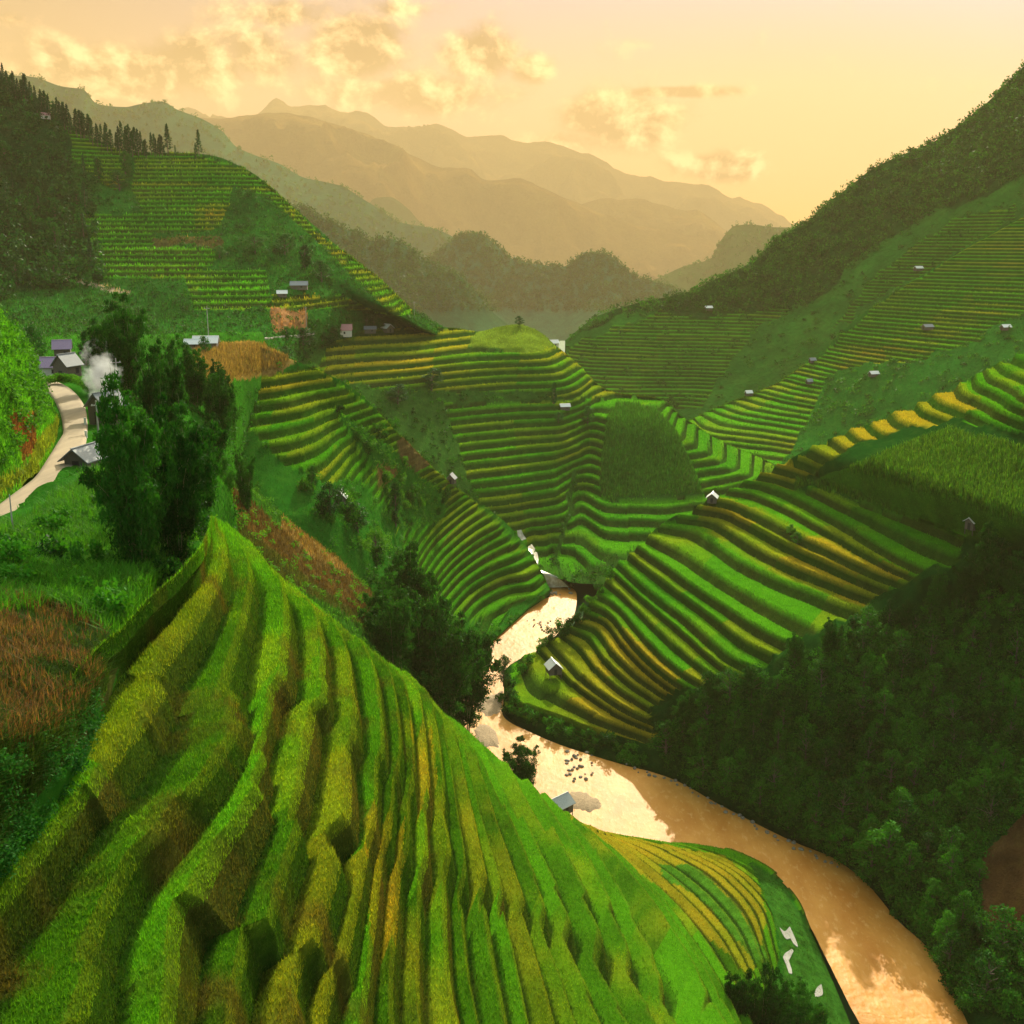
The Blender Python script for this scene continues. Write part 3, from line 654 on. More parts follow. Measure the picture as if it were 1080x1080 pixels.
def gauss(a0, e0, sa, se):
    a = math_(t, 'DIVIDE', math_(t, 'SUBTRACT', az, a0), sa); e = math_(t, 'DIVIDE', math_(t, 'SUBTRACT', el, e0), se)
    r = math_(t, 'ADD', math_(t, 'MULTIPLY', a, a), math_(t, 'MULTIPLY', e, e))
    return math_(t, 'EXPONENT', math_(t, 'MULTIPLY', r, -1.0))
def ang(u, v):
    y = (540 - v) / F; x = (u - 540) / F
    return math.degrees(math.atan2(x, CP + y * SP)), math.degrees(math.atan2(-SP + y * CP, math.hypot(x, CP + y * SP)))
# evening haze colours: gold low down, cream higher, towards the sun; plain sky overhead
lo = N(t, 'ShaderNodeMapRange'); t.links.new(el, lo.inputs[0]); lo.inputs[1].default_value = 1.0; lo.inputs[2].default_value = 11.0
side = N(t, 'ShaderNodeMapRange'); t.links.new(az, side.inputs[0]); side.inputs[1].default_value = -24; side.inputs[2].default_value = 22
low = mixc(t, side.outputs[0], (2.3, 1.1, 0.30), (5.0, 2.0, 0.28))
high = mixc(t, side.outputs[0], (1.5, 0.95, 0.62), (3.2, 2.55, 3.6))
warm = mixc(t, lo.outputs[0], low, high)
glow = gauss(14, 5.5, 14, 6)
warm = mixc(t, math_(t, 'MULTIPLY', glow, 0.5), warm, (4.4, 2.3, 0.8))
up = N(t, 'ShaderNodeMapRange', interpolation_type='SMOOTHSTEP'); t.links.new(el, up.inputs[0]); up.inputs[1].default_value = 14; up.inputs[2].default_value = 48
ahead = N(t, 'ShaderNodeMapRange', interpolation_type='SMOOTHSTEP'); t.links.new(Y, ahead.inputs[0]); ahead.inputs[1].default_value = -0.6; ahead.inputs[2].default_value = 0.7
nish = mixc(t, 1.0, sky.outputs[0], (2.1, 2.05, 1.4), 'MULTIPLY')
wf = math_(t, 'MULTIPLY', math_(t, 'SUBTRACT', 1.0, up.outputs[0]), math_(t, 'MULTIPLY_ADD', ahead.outputs[0], 0.85, 0.15))
base = mixc(t, wf, nish, warm)
# clouds: billows where the photograph has them, lit from the right
blobs = [(120,78,90,30,.55),(205,72,70,26,.5),(275,60,45,30,.45),(60,50,40,20,.3),(372,52,46,34,.62),(505,58,40,26,.55),(560,72,28,16,.45),(440,100,120,24,.40),(655,125,62,26,.66),(610,150,60,16,.4),
         (758,175,48,16,.55),(300,15,60,16,.4),(420,8,40,10,.3),(715,97,60,6,.62),(680,45,20,8,.2),(10,20,14,8,.3),(380,95,80,22,.35)]
def cloud(da, de):
    cb = N(t, 'ShaderNodeCombineXYZ')
    t.links.new(math_(t, 'MULTIPLY_ADD', az, 0.30, da * 0.30), cb.inputs[0]); t.links.new(math_(t, 'MULTIPLY_ADD', el, 0.36, de * 0.36), cb.inputs[1])
    n = N(t, 'ShaderNodeTexNoise'); n.inputs['Scale'].default_value = 1.0; n.inputs['Detail'].default_value = 7; n.inputs['Roughness'].default_value = 0.62; n.inputs['Distortion'].default_value = 0.15
    t.links.new(cb.outputs[0], n.inputs['Vector'])
    return n.outputs['Fac']
cov = None
for u, v, su, sv, a in blobs:
    a0, e0 = ang(u, v); g = math_(t, 'MULTIPLY', gauss(a0, e0, su / 20.2, sv / 20.2), a)
    cov = g if cov is None else math_(t, 'MAXIMUM', cov, g)
n0 = cloud(0, 0); n1 = cloud(0.55, 0.45)
dens = N(t, 'ShaderNodeMapRange', interpolation_type='SMOOTHSTEP'); t.links.new(math_(t, 'ADD', cov, n0), dens.inputs[0]); dens.inputs[1].default_value = 0.56; dens.inputs[2].default_value = 0.90
lit = N(t, 'ShaderNodeMapRange'); t.links.new(math_(t, 'SUBTRACT', n0, n1), lit.inputs[0]); lit.inputs[1].default_value = -0.05; lit.inputs[2].default_value = 0.12
ccol = mixc(t, lit.outputs[0], (0.85, 0.34, 0.10), (6.6, 3.9, 1.8))
final = mixc(t, math_(t, 'MULTIPLY', dens.outputs[0], 0.92), base, ccol)
t.links.new(final, bg.inputs['Color']); t.links.new(bg.outputs[0], out.inputs[0])
# ------------------------------------------------------------------ air
mb = MB(); mb.box(-14500, 14500, -260, 17500, -606, 2350)
hm = bpy.data.materials.new('air'); hm.use_nodes = True; t = hm.node_tree; t.nodes.clear()
o_ = N(t, 'ShaderNodeOutputMaterial'); pv = N(t, 'ShaderNodeVolumePrincipled')
pv.inputs['Color'].default_value = (0.93, 0.68, 0.36, 1); pv.inputs['Density'].default_value = 0.62e-4; pv.inputs['Anisotropy'].default_value = 0.05
t.links.new(pv.outputs[0], o_.inputs['Volume'])
tag(mb.build('haze', hm), kind='stuff')
scene.view_settings.view_transform = 'Standard'; scene.view_settings.look = 'None'; scene.view_settings.exposure = 1.0; scene.view_settings.gamma = 1
c = scene.cycles; c.max_bounces = 6; c.diffuse_bounces = 3; c.glossy_bounces = 3; c.transmission_bounces = 4; c.transparent_max_bounces = 6; c.volume_bounces = 0
c.use_denoising = True
# ------------------------------------------------------------------ ground sheet and river
gm = MB(); gy = [(-250,-4),(900,-4),(1400,-12),(2200,-60),(3500,-250),(6000,-560),(17400,-600)]
for y_, z_ in gy: gm.v += [(-14400, y_, z_), (14400, y_, z_)]
gm.f = [(2*k_, 2*k_+1, 2*k_+3, 2*k_+2) for k_ in range(len(gy) - 1)]
M_floor = plain_mat('valley_floor', (0.012,0.06,0.010), (0.02,0.10,0.014), 0.02, 0.9)
tag(gm.build('ground', M_floor), kind='structure')
RL = [(578,612),(580,628),(552,638),(530,655),(509,673),(498,700),(490,730),(484,760),(520,835),(575,862),(640,886),(700,889),(750,897),(796,912),(832,938),(852,972),(872,1012),(897,1062),(912,1090),(940,1150)]
RR = [(590,612),(608,626),(606,647),(590,666),(570,688),(552,700),(534,722),(530,752),(572,778),(645,803),(705,820),(765,852),(833,886),(884,908),(918,936),(944,968),(990,1014),(1026,1084),(1032,1096),(1060,1150)]
L3 = np.array([pxz(u, v, 0) for u, v in RL]); R3 = np.array([pxz(u, v, 0) for u, v in RR])
tt = np.linspace(0, len(RL) - 1, 900); A = hermite(np.arange(len(RL)), L3, tt); B = hermite(np.arange(len(RL)), R3, tt)
s = np.linspace(0, 1, 110)[None, :, None]
W = A[:, None] * (1 - s) + B[:, None] * s
x, y = W[..., 0], W[..., 1]
rap = np.interp(tt, [0, 2, 8, 10, 13, 15, 20], [0.14, 0.10, 0.10, 0.06, 0.08, 0.15, 0.17])[:, None]
W[..., 2] += rap * (fbm(x * 0.35, y * 0.35, 91, 4) + 0.6 * np.abs(fbm(x * 0.9, y * 0.9, 95, 3)))
i = np.arange(W.shape[0] * W.shape[1]).reshape(W.shape[:2])
Fq = np.stack([i[:-1,:-1], i[1:,:-1], i[1:,1:], i[:-1,1:]], -1).reshape(-1, 4)
m, t, out = nodes('muddy_water')
geo = N(t, 'ShaderNodeNewGeometry')
mp = N(t, 'ShaderNodeMapping'); mp.inputs['Scale'].default_value = (1.0, 0.45, 1); mp.inputs['Rotation'].default_value = (0, 0, -0.25); t.links.new(geo.outputs['Position'], mp.inputs[0])
a = noise(t, 0.09, 5, 0.6, mp.outputs[0]); b = noise(t, 0.8, 5, 0.65, mp.outputs[0])
f = N(t, 'ShaderNodeClamp'); t.links.new(math_(t, 'MULTIPLY_ADD', a, 3.0, -1.0), f.inputs[0])
c_ = mixc(t, f.outputs[0], (0.40,0.155,0.022), (0.56,0.265,0.055))
foam = N(t, 'ShaderNodeMapRange'); t.links.new(b, foam.inputs[0]); foam.inputs[1].default_value = 0.54; foam.inputs[2].default_value = 0.74
c_ = mixc(t, math_(t, 'MULTIPLY', foam.outputs[0], 0.4), c_, (0.75,0.48,0.20))
p = N(t, 'ShaderNodeBsdfPrincipled'); p.inputs['Roughness'].default_value = 0.5; p.inputs['IOR'].default_value = 1.33; p.inputs['Specular IOR Level'].default_value = 0.16
bu = N(t, 'ShaderNodeBump'); bu.inputs['Strength'].default_value = 0.6; bu.inputs['Distance'].default_value = 0.22; t.links.new(b, bu.inputs['Height'])
t.links.new(c_, p.inputs['Base Color']); t.links.new(bu.outputs[0], p.inputs['Normal']); t.links.new(p.outputs[0], out.inputs[0])
tag(link('river', mesh_np('river', W.reshape(-1, 3), Fq, m, smooth=True)), kind='structure')
# ------------------------------------------------------------------ vegetation helpers
def leaves(C, L, W, g, droop=0.0, up=0.0):
    """diamond leaves at C; L, W sizes (scalar or array)"""
    n = len(C)
    a = g.normal(size=(n, 3)); a[:, 2] += -droop + up; a /= np.linalg.norm(a, axis=1, keepdims=True) + 1e-9
    b = np.cross(a, g.normal(size=(n, 3))); b /= np.linalg.norm(b, axis=1, keepdims=True) + 1e-9
    L = np.broadcast_to(np.asarray(L, float), (n,))[:, None] * (0.7 + 0.6 * g.random((n, 1))); W = np.broadcast_to(np.asarray(W, float), (n,))[:, None] * (0.7 + 0.6 * g.random((n, 1)))
    V = np.stack([C - a * L / 2, C + b * W / 2 + a * L * 0.1, C + a * L / 2, C - b * W / 2 + a * L * 0.1], 1).reshape(-1, 3)
    return V, np.arange(4 * n).reshape(n, 4)

def blob_pts(centres, radii, n, g, shell=0.55):
    """n points in each ellipsoid, crowded towards its skin"""
    m = len(centres)
    d = g.normal(size=(m, n, 3)); d /= np.linalg.norm(d, axis=2, keepdims=True)
    r = (shell + (1 - shell) * g.random((m, n, 1))) * (0.75 + 0.45 * g.random((m, n, 1)))
    return (np.asarray(centres)[:, None] + d * r * np.asarray(radii)[:, None]).reshape(-1, 3)

def join(parts):
    V = []; Fc = []; b = 0
    for v, f in parts:
        V.append(v); Fc.append(f + b); b += len(v)
    return np.concatenate(V), np.concatenate(Fc)

LF_BAMBOO = leaf_mat('bamboo_leaf', (0.006,0.042,0.004), (0.022,0.115,0.008), 0.35, 0.35)
LF_LIGHT = leaf_mat('light_leaf', (0.026,0.125,0.008), (0.075,0.24,0.014), 0.4, 0.4)
LF_DARK = leaf_mat('dark_leaf', (0.008,0.052,0.010), (0.026,0.13,0.014), 0.25, 0.3)
LF_PINE = leaf_mat('needle', (0.006,0.036,0.011), (0.016,0.080,0.018), 0.15, 0.2)
LF_FOREST = leaf_mat('forest_leaf', (0.005,0.042,0.005), (0.040,0.185,0.009), 0.3, 0.07)
LF_ATTR = leaf_mat('blade', (0.2,0.2,0.2), (1,1,1), 0.35, 0.5, attr=True)
BARK = plain_mat('bark', (0.05,0.035,0.02), (0.12,0.09,0.06), 6, 0.9, (1,1,0.2))
CULM = plain_mat('bamboo_culm', (0.07,0.10,0.02), (0.16,0.15,0.05), 4, 0.6, (1,1,0.3))

def proto_bamboo(seed, h=16, spread=5.0, culms=17, leafm=None, per=44, tall=0.25):
    g = np.random.default_rng(seed); mb = MB(); C = []
    for i in range(culms):
        a = g.random() * 6.283; lean = g.uniform(0.1, 1.0) * spread; hh = h * g.uniform(0.62, 1.0) * (1 - 0.22 * lean / spread)
        b0 = np.array([math.cos(a), math.sin(a), 0]) * g.uniform(0.1, 0.22) * spread
        pts = []
        for k in range(9):
            s_ = k / 8
            r = lean * (s_ ** 2.0); z = hh * (s_ - 0.16 * max(0, s_ - 0.6) ** 1.2 * 3 * lean / spread)
            pts.append(b0 + np.array([math.cos(a), math.sin(a), 0]) * r + np.array([0, 0, z]))
        mb.tube(pts, [0.09 * (1 - 0.85 * k / 8) for k in range(9)], 5)
        for s_ in np.linspace(tall, 1.0, 15):
            p = pts[int(s_ * 7.99)] * (1 - (s_ * 8 % 1)) + pts[min(int(s_ * 7.99) + 1, 8)] * (s_ * 8 % 1)
            rad = (0.55 + 0.9 * math.sin(math.pi * min(1, s_ * 0.95))) * spread / 5.0
            for q in range(2):
                C.append((p + g.normal(size=3) * rad * np.array([0.55, 0.55, 0.35]), rad))
    cc = np.array([c for c, r in C]); rr = np.array([[r * 0.62, r * 0.62, r * 0.5] for c, r in C])
    P = blob_pts(cc, rr, per, g, 0.3)
    V, Fc = leaves(P, 0.46, 0.15, g, droop=1.1)
    return mb.mesh('bamboo_culm', CULM), mesh_np('bamboo_foliage', V, Fc, leafm or LF_BAMBOO)

def proto_tree(seed, h=10, w=3.2, nclump=22, per=90, leafm=None, leaf=0.5, base=0.22, narrow=1.0):
    g = np.random.default_rng(seed); mb = MB()
    bend = g.normal(size=2) * 0.04 * h
    tr = [np.array([bend[0] * s_ ** 2, bend[1] * s_ ** 2, h * 0.88 * s_]) for s_ in np.linspace(0, 1, 7)]
    mb.tube(tr, [0.022 * h * (1.15 - s_) for s_ in np.linspace(0, 1, 7)], 7)
    cs = []; rs = []
    for i in range(nclump):
        s_ = base + (1 - base) * (i + g.random()) / nclump
        prof = math.sin(math.pi * min(1, (s_ - base) / (1 - base) * 0.82 + 0.16)) ** 0.7
        a = i * 2.4 + g.normal() * 0.5; r = w * prof * g.uniform(0.35, 0.95) * narrow
        c = np.array([math.cos(a) * r + bend[0] * s_ ** 2, math.sin(a) * r + bend[1] * s_ ** 2, h * s_ * 0.94])
        k = int(s_ * 5.4); mb.tube([tr[k] * 0.8 + tr[max(k-1,0)] * 0.2, (tr[k] + c) / 2 + np.array([0, 0, -0.05 * h * 0.3]), c], [0.010 * h, 0.006 * h, 0.002 * h], 4, cap=False)
        rr = w * g.uniform(0.28, 0.5); cs.append(c); rs.append((rr, rr, rr * 0.75))
    P = blob_pts(np.array(cs), np.array(rs), per, g, 0.35)
    V, Fc = leaves(P, leaf, leaf * 0.5, g, droop=0.3)
    return mb.mesh('tree_trunk', BARK), mesh_np('tree_foliage', V, Fc, leafm or LF_DARK)

def proto_pine(seed, h=13):
    g = np.random.default_rng(seed); mb = MB()
    mb.tube([(0,0,0),(0.05*h*g.normal()*0.3,0,h*0.5),(0.05*h*g.normal()*0.3,0.02*h,h*0.97)], [0.018*h,0.012*h,0.003*h], 6)
    cs = []; rs = []
    for i in range(30):
        s_ = 0.22 + 0.76 * i / 29; w = 0.17 * h * (1.04 - s_) ** 0.75 * g.uniform(0.6, 1.25); a = i * 2.4
        cs.append((math.cos(a) * w * 0.7, math.sin(a) * w * 0.7, h * s_)); rs.append((w * 0.6 + 0.15, w * 0.6 + 0.15, 0.045 * h))
    P = blob_pts(np.array(cs), np.array(rs), 22, g, 0.2)
    V, Fc = leaves(P, 0.75, 0.32, g, droop=0.4)
    return mb.mesh('pine_trunk', BARK), mesh_np('pine_foliage', V, Fc, LF_PINE)

def proto_shrub(seed, r=1.6, n=9, per=60, leafm=None, leaf=0.38):
    g = np.random.default_rng(seed)
    cs = np.c_[g.normal(size=(n, 2)) * r * 0.45, 0.25 * r + g.random(n) * r * 0.9]; rs = np.repeat((r * g.uniform(0.3, 0.55, n))[:, None], 3, 1)
    V, Fc = leaves(blob_pts(cs, rs, per, g, 0.4), leaf, leaf * 0.5, g, up=0.2)
    return mesh_np('shrub_foliage', V, Fc, leafm or LF_FOREST)

def plant(name, protos, base, h, h0, label, cat, group, rz=None, wide=1.0, sink=0.0):
    """root empty with its trunk and crown; shares the mesh data of its kind"""
    tr, cr = protos
    o = empty(name, (base[0], base[1], base[2] - sink), random.random() * 6.28 if rz is None else rz)
    s = h / h0; o.scale = (s * wide, s * wide, s)
    tag(o, label, cat, group)
    link('trunk', tr, o); link('crown', cr, o)
    return o
def lone(name, me, base, s, label, cat, group, sz=1.0):
    o = link(name, me, None, tuple(base)); o.rotation_euler = (0, 0, random.random() * 6.28); o.scale = (s, s, s * sz)
    return tag(o, label, cat, group)

BAM = [proto_bamboo(s) for s in (1, 2, 3)]
BAMT = [proto_bamboo(s, 16, 3.4, 11, per=36, tall=0.12) for s in (4, 5)]
TREE = [proto_tree(s) for s in (11, 12, 13)]
TREEL = [proto_tree(s, leafm=LF_LIGHT) for s in (14, 15)]
COLT = [proto_tree(s, w=2.0, nclump=26, base=0.10, leafm=LF_DARK) for s in (16, 17)]
PINE = [proto_pine(s) for s in (21, 22, 23)]
FTREE = [proto_tree(s, leafm=LF_FOREST, nclump=20, per=80, base=0.12) for s in (31, 32, 33)]
SHR = [proto_shrub(s) for s in (41, 42, 43, 44)]
SHRL = [proto_shrub(s, leafm=LF_LIGHT) for s in (45, 46)]

def at_px(patch, u, v, hpx):
    b = pick(patch, u, v); d = proj(b)[2]
    return b, hpx / F * d

# ---- big bamboos beside the road (one by one)
for patch, u, v, hp, wd, pr, lab in [
    ('grassy_bank', 148, 606, 251, 0.66, BAM[0], 'tallest dark bamboo clump rising from the thicket below the roadside hut'),
    ('grassy_bank', 186, 596, 211, 0.66, BAM[1], 'dark bamboo clump at the top corner of the terraced hillside'),
    ('grassy_bank', 206, 560, 166, 0.80, BAM[2], 'bamboo clump leaning out over the brown gully slope'),
    ('village_ridge', 176, 490, 143, 0.66, BAM[1], 'bamboo clump standing behind the tallest roadside clump'),
    ('village_ridge', 140, 425, 138, 0.75, BAM[2], 'dark bamboo clump behind the smoking hut'),
    ('village_ridge', 112, 412, 92, 0.84, BAM[0], 'low bamboo clump between the hamlet and the smoking hut'),
    ('village_ridge', 183, 440, 118, 0.70, BAMT[0], 'slender bamboo between the two dark roadside clumps'),
    ('village_ridge', 207, 425, 79, 0.95, BAM[0], 'light bamboo clump below the white roofed house'),
    ('village_ridge', 234, 470, 96, 0.75, BAM[0], 'dark bamboo at the ridge edge beside the yellow curved terraces'),
    ('village_ridge', 232, 430, 62, 0.8, BAM[1], 'bamboo at the ridge edge below the brown dry field'),
    ('village_ridge', 224, 500, 84, 0.8, BAM[2], 'bamboo just behind the top of the terraced hillside'),
    ('gully_slope', 243, 492, 118, 0.65, BAMT[1], 'thin airy bamboo standing before the yellow terraces'),
    ('gully_slope', 262, 540, 92, 0.63, BAMT[0], 'short thin bamboo on the edge of the brown slope'),
    ('gully_slope', 232, 545, 84, 0.84, BAM[1], 'leafy bamboo bush hanging over the gully edge')]:
    b, h = at_px(patch, u, v, hp); plant('bamboo_clump', pr, b, h, 16, lab, 'bamboo', None, wide=wd, sink=0.4)

for u, v, sc in ((216,548,1.5),(224,530,1.6),(228,512,1.5),(234,528,1.4),(238,548,1.2),(220,515,1.7),(232,496,1.5)):
    lone('gully_shrub', SHR[(u + v) % 4], pick('gully_slope', u, v) + np.array([0, -1.5, 0.2]), sc, 'dark shrub at the head of the brown gully beside the bamboos', 'shrub', 'shrubs at the gully head', 1.5)
# ---- grove in the gully
for patch, u, v, hp, wd, pr, lab in [
    ('gully_slope', 432, 690, 143, 0.79, BAM[0], 'tallest bamboo at the upper end of the dark gully grove'),
    ('gully_slope', 405, 668, 79, 0.95, BAM[1], 'small bamboo at the upper edge of the gully grove'),
    ('gully_slope', 448, 722, 133, 1.00, BAM[2], 'dense bamboo in the middle of the gully grove'),
    ('gully_slope', 470, 752, 138, 1.00, BAM[0], 'broad bamboo at the lower side of the gully grove'),
    ('gully_slope', 492, 765, 143, 0.89, BAM[1], 'drooping bamboo of the gully grove nearest the river'),
    ('gully_slope', 418, 706, 108, 0.95, BAM[2], 'dark bamboo of the gully grove against the terraced hillside'),
    ('gully_slope', 455, 690, 90, 0.84, BAM[1], 'bamboo behind the middle of the gully grove'),
    ('gully_slope', 480, 735, 110, 0.84, BAM[2], 'bamboo at the far side of the gully grove facing the river')]:
    b, h = at_px(patch, u, v, hp); plant('bamboo_clump', pr, b, h, 16, lab, 'bamboo', 'bamboos of the grove in the gully', wide=wd, sink=0.5)
b = np.array(pxz(552, 842, 1.0)); d = proj(b)[2]
plant('bamboo_clump', BAM[2], b, 82 / F * d, 16, 'round bamboo clump on the river bank beside the plank roofed hut', 'bamboo', None, wide=0.85)
b = np.array(pxz(531, 724, 1.0)); plant('leaning_tree', TREE[1], b, 36 / F * proj(b)[2], 10, 'small dark tree on the bank beside the upper river', 'tree', None, wide=0.8)
for u, v, hp, wd, k, lab in [(772,1112,112,0.7,0,'bamboo clump at the picture edge with a rounded plume above the yellow field'),(800,1118,138,0.72,1,'tallest dark bamboo clump below the yellow field'),(832,1122,118,0.9,2,'broad dark bamboo clump nearest the white puddles'),(862,1130,84,0.9,0,'low dark bamboo clump beside the muddy river edge')]:
    b = np.array(pxz(u, v, 5.0)); plant('bamboo_clump', BAM[k], b, hp / F * proj(b)[2], 16, lab, 'bamboo', 'bamboos below the yellow field', wide=wd)

# ---- right bank: single trees
for u, v, hp, wd, pr, lab in [
    (1040, 628, 92, 0.95, BAM[0], 'tall dark bamboo clump beside the white roofed field hut'),
    (1018, 640, 66, 0.95, BAM[1], 'bamboo clump in front of the white roofed field hut'),
    (1066, 640, 74, 0.9, BAM[2], 'bamboo clump at the picture edge below the maize field'),
    (985, 650, 64, 0.9, BAM[1], 'dark bamboo clump at the lower end of the gold terraces'),
    (957, 664, 46, 0.9, BAM[2], 'low bamboo clump just under the ends of the gold terraces'),
    (838, 700, 46, 0.9, BAM[0], 'bamboo clump at the corner where green terraces meet the woods'),
    (872, 690, 50, 1.0, BAM[1], 'feathery bamboo clump on the upper rim of the wooded bank'),
    (752, 745, 48, 1.0, BAM[2], 'dark bamboo clump at the lower end of the yellow terraces'),
    (722, 765, 52, 1.0, BAM[0], 'broad bamboo clump under the last yellow terrace'),
    (788, 735, 44, 1.0, BAM[1], 'bamboo clump between the yellow terraces and the wooded bank')]:
    b, h = at_px('right_hillside', u, v, hp); plant('bamboo_clump', pr, b, h, 16, lab, 'bamboo', None, wide=wd, sink=0.6)

P_FOR = [(700,775),(730,745),(800,730),(860,690),(930,650),(1000,640),(1090,630),(1090,1080),(1015,1070),(960,980),(900,918),(830,878),(760,842),(700,812)]
def spread_pts(patch, n, polys, seed, power=1.0, holes=(), gap=0.0):
    P, _ = sample(patch, n * 4, polys, power, seed, holes)
    if gap == 0: return P[:n]
    keep = []
    for p in P:
        if all((p[0]-q[0])**2 + (p[1]-q[1])**2 + (p[2]-q[2])**2 > gap * gap for q in keep): keep.append(p)
        if len(keep) >= n: break
    return np.array(keep)
BARE = [(1035,900),(1090,850),(1140,900),(1100,1000),(1035,985)]
for i, p in enumerate(spread_pts('right_hillside', 150, [P_FOR], 5, 1.0, [BARE], 5.0)):
    plant('forest_tree', FTREE[i % 3], p, random.uniform(4.5, 11.5), 10, 'dark leafy tree in the thick wood on the steep bank over the muddy river', 'tree', 'trees of the wooded river bank', wide=random.uniform(0.8, 1.3), sink=0.5)
for i, p in enumerate(spread_pts('right_hillside', 190, [P_FOR], 6, 1.0, [BARE], 3.0)):
    lone('forest_shrub', SHR[i % 4], p, random.uniform(0.9, 1.9), 'rounded green shrub among the trees of the steep wooded river bank', 'shrub', 'shrubs of the wooded river bank', random.uniform(0.8, 1.5))
P_EDGE = [(530,738),(575,766),(640,788),(700,806),(700,826),(640,806),(570,782),(528,752)]
for i, p in enumerate(spread_pts('right_hillside', 46, [P_EDGE], 7, 0.0, (), 2.2)):
    lone('bank_shrub', SHR[i % 4], p, random.uniform(1.2, 2.1), 'dark round shrub along the river under the lowest yellow terrace', 'shrub', 'shrubs under the lowest yellow terrace', 1.2)
for i, (u, v) in enumerate([(536,735),(540,722),(548,708),(556,696),(565,684),(572,676),(580,668),(588,660),(596,652),(603,644),(610,634),(614,622),(620,612),(626,600),(604,655),(592,668)]):
    p = pick('right_hillside', u + 2, v + 2); lone('river_shrub', (SHR + SHRL)[i % 6], p - np.array([0, 0, 0.5]), random.uniform(1.2, 1.9), 'green shrub on the slope edge between the upper river and the terraces', 'shrub', 'shrubs along the upper river', 1.1)

for i, p in enumerate(spread_pts('grassy_bank', 48, [[(-20,600),(60,560),(205,500),(212,570),(140,665),(100,665),(40,640),(-20,650)]], 15, 0.8, (), 1.3)):
    lone('bank_shrub', SHR[i % 4], p, random.uniform(0.45, 1.05), 'dark leafy shrub in the tall grass under the roadside bamboos', 'shrub', 'shrubs in the tall grass under the bamboos', random.uniform(0.9, 1.4))
P_SH = [(296,512),(345,505),(400,560),(440,610),(450,660),(420,640),(372,598),(312,550)]
for i, p in enumerate(spread_pts('terraced_spur', 60, [P_SH, P_LSH], 12, 0.5, (), 3.0)):
    lone('spur_shrub', (SHR + SHRL)[i % 6], p, random.uniform(1.0, 2.0), 'leafy shrub on the overgrown strips of the terraced spur', 'shrub', 'shrubs on the overgrown spur slope', random.uniform(0.9, 1.5))
P_VT = [(285,356),(345,353),(356,360),(345,376),(325,384),(300,380)]
for i, p in enumerate(spread_pts('left_hill', 30, [P_VT, [(380,344),(440,336),(446,350),(384,354)]], 14, 0.0, [[(352,330),(376,330),(376,357),(352,357)],[(402,335),(420,335),(420,352),(402,352)]], 4.5)):
    plant('valley_tree', TREE[i % 3], p, random.uniform(4.5, 8.0), 10, 'dark bushy tree in the belt below the valley road', 'tree', 'trees of the belt below the valley road', wide=random.uniform(1.2, 1.8), sink=0.6)
# ---- pines on the skyline of the left hill
PL = [(u, np.interp(u, [0, 33, 60, 85, 106, 135, 168], [90, 108, 126, 142, 151, 160, 162])) for u in np.linspace(2, 176, 62)]
for i, (u, v) in enumerate(PL + [(186,163),(205,164),(209,165)]):
    p = pick('left_hill', u + random.uniform(-2, 2), v + random.uniform(0, 5)); d = proj(p)[2]
    plant('pine_tree', PINE[i % 3], p, random.uniform(17, 32) / F * d * (0.6 if 176 < u < 207 else 1), 13, 'narrow dark pine in the row along the crest of the left terraced hill', 'pine tree', 'pines along the crest of the left hill', wide=random.uniform(0.85, 1.3), sink=1)
for i, p in enumerate(spread_pts('left_hill', 110, [P_BLW, [(-10,190),(90,180),(105,290),(60,300),(-10,300)]], 9, 0.0, (), 7.0)):
    plant('hillside_tree', (PINE + COLT)[i % 5], p, random.uniform(10, 17), 12, 'dark tall tree in the dense wood beside the left hill terraces', 'tree', 'trees of the wood beside the left hill terraces', wide=random.uniform(0.9, 1.4), sink=1)
for u, v, hp, wd, pr, lab in [(133,186,26,1.2,COLT[0],'single dark tree between the two groups of terraces on the left hill'),(126,200,22,1.6,TREE[0],'bushy dark tree on the field edge of the left hill'),(104,190,24,1.2,COLT[1],'dark tree at the wood edge under the highest terraces'),
    (270,266,22,1.7,TREE[1],'dark bushy tree above the ravine of the left hill'),(300,268,24,1.6,TREE[2],'dark tree on the lower shoulder of the left hill'),(322,282,26,1.4,COLT[0],'dark tree standing over the hillside houses'),(340,296,24,1.5,TREE[0],'dark tree below the right edge of the left hill terraces'),(233,272,14,1.6,TREE[1],'small dark tree at the corner of the bright green terraces')]:
    b, h = at_px('left_hill', u, v, hp); plant('field_tree', pr, b, h, 10, lab, 'tree', None, wide=wd, sink=0.5)

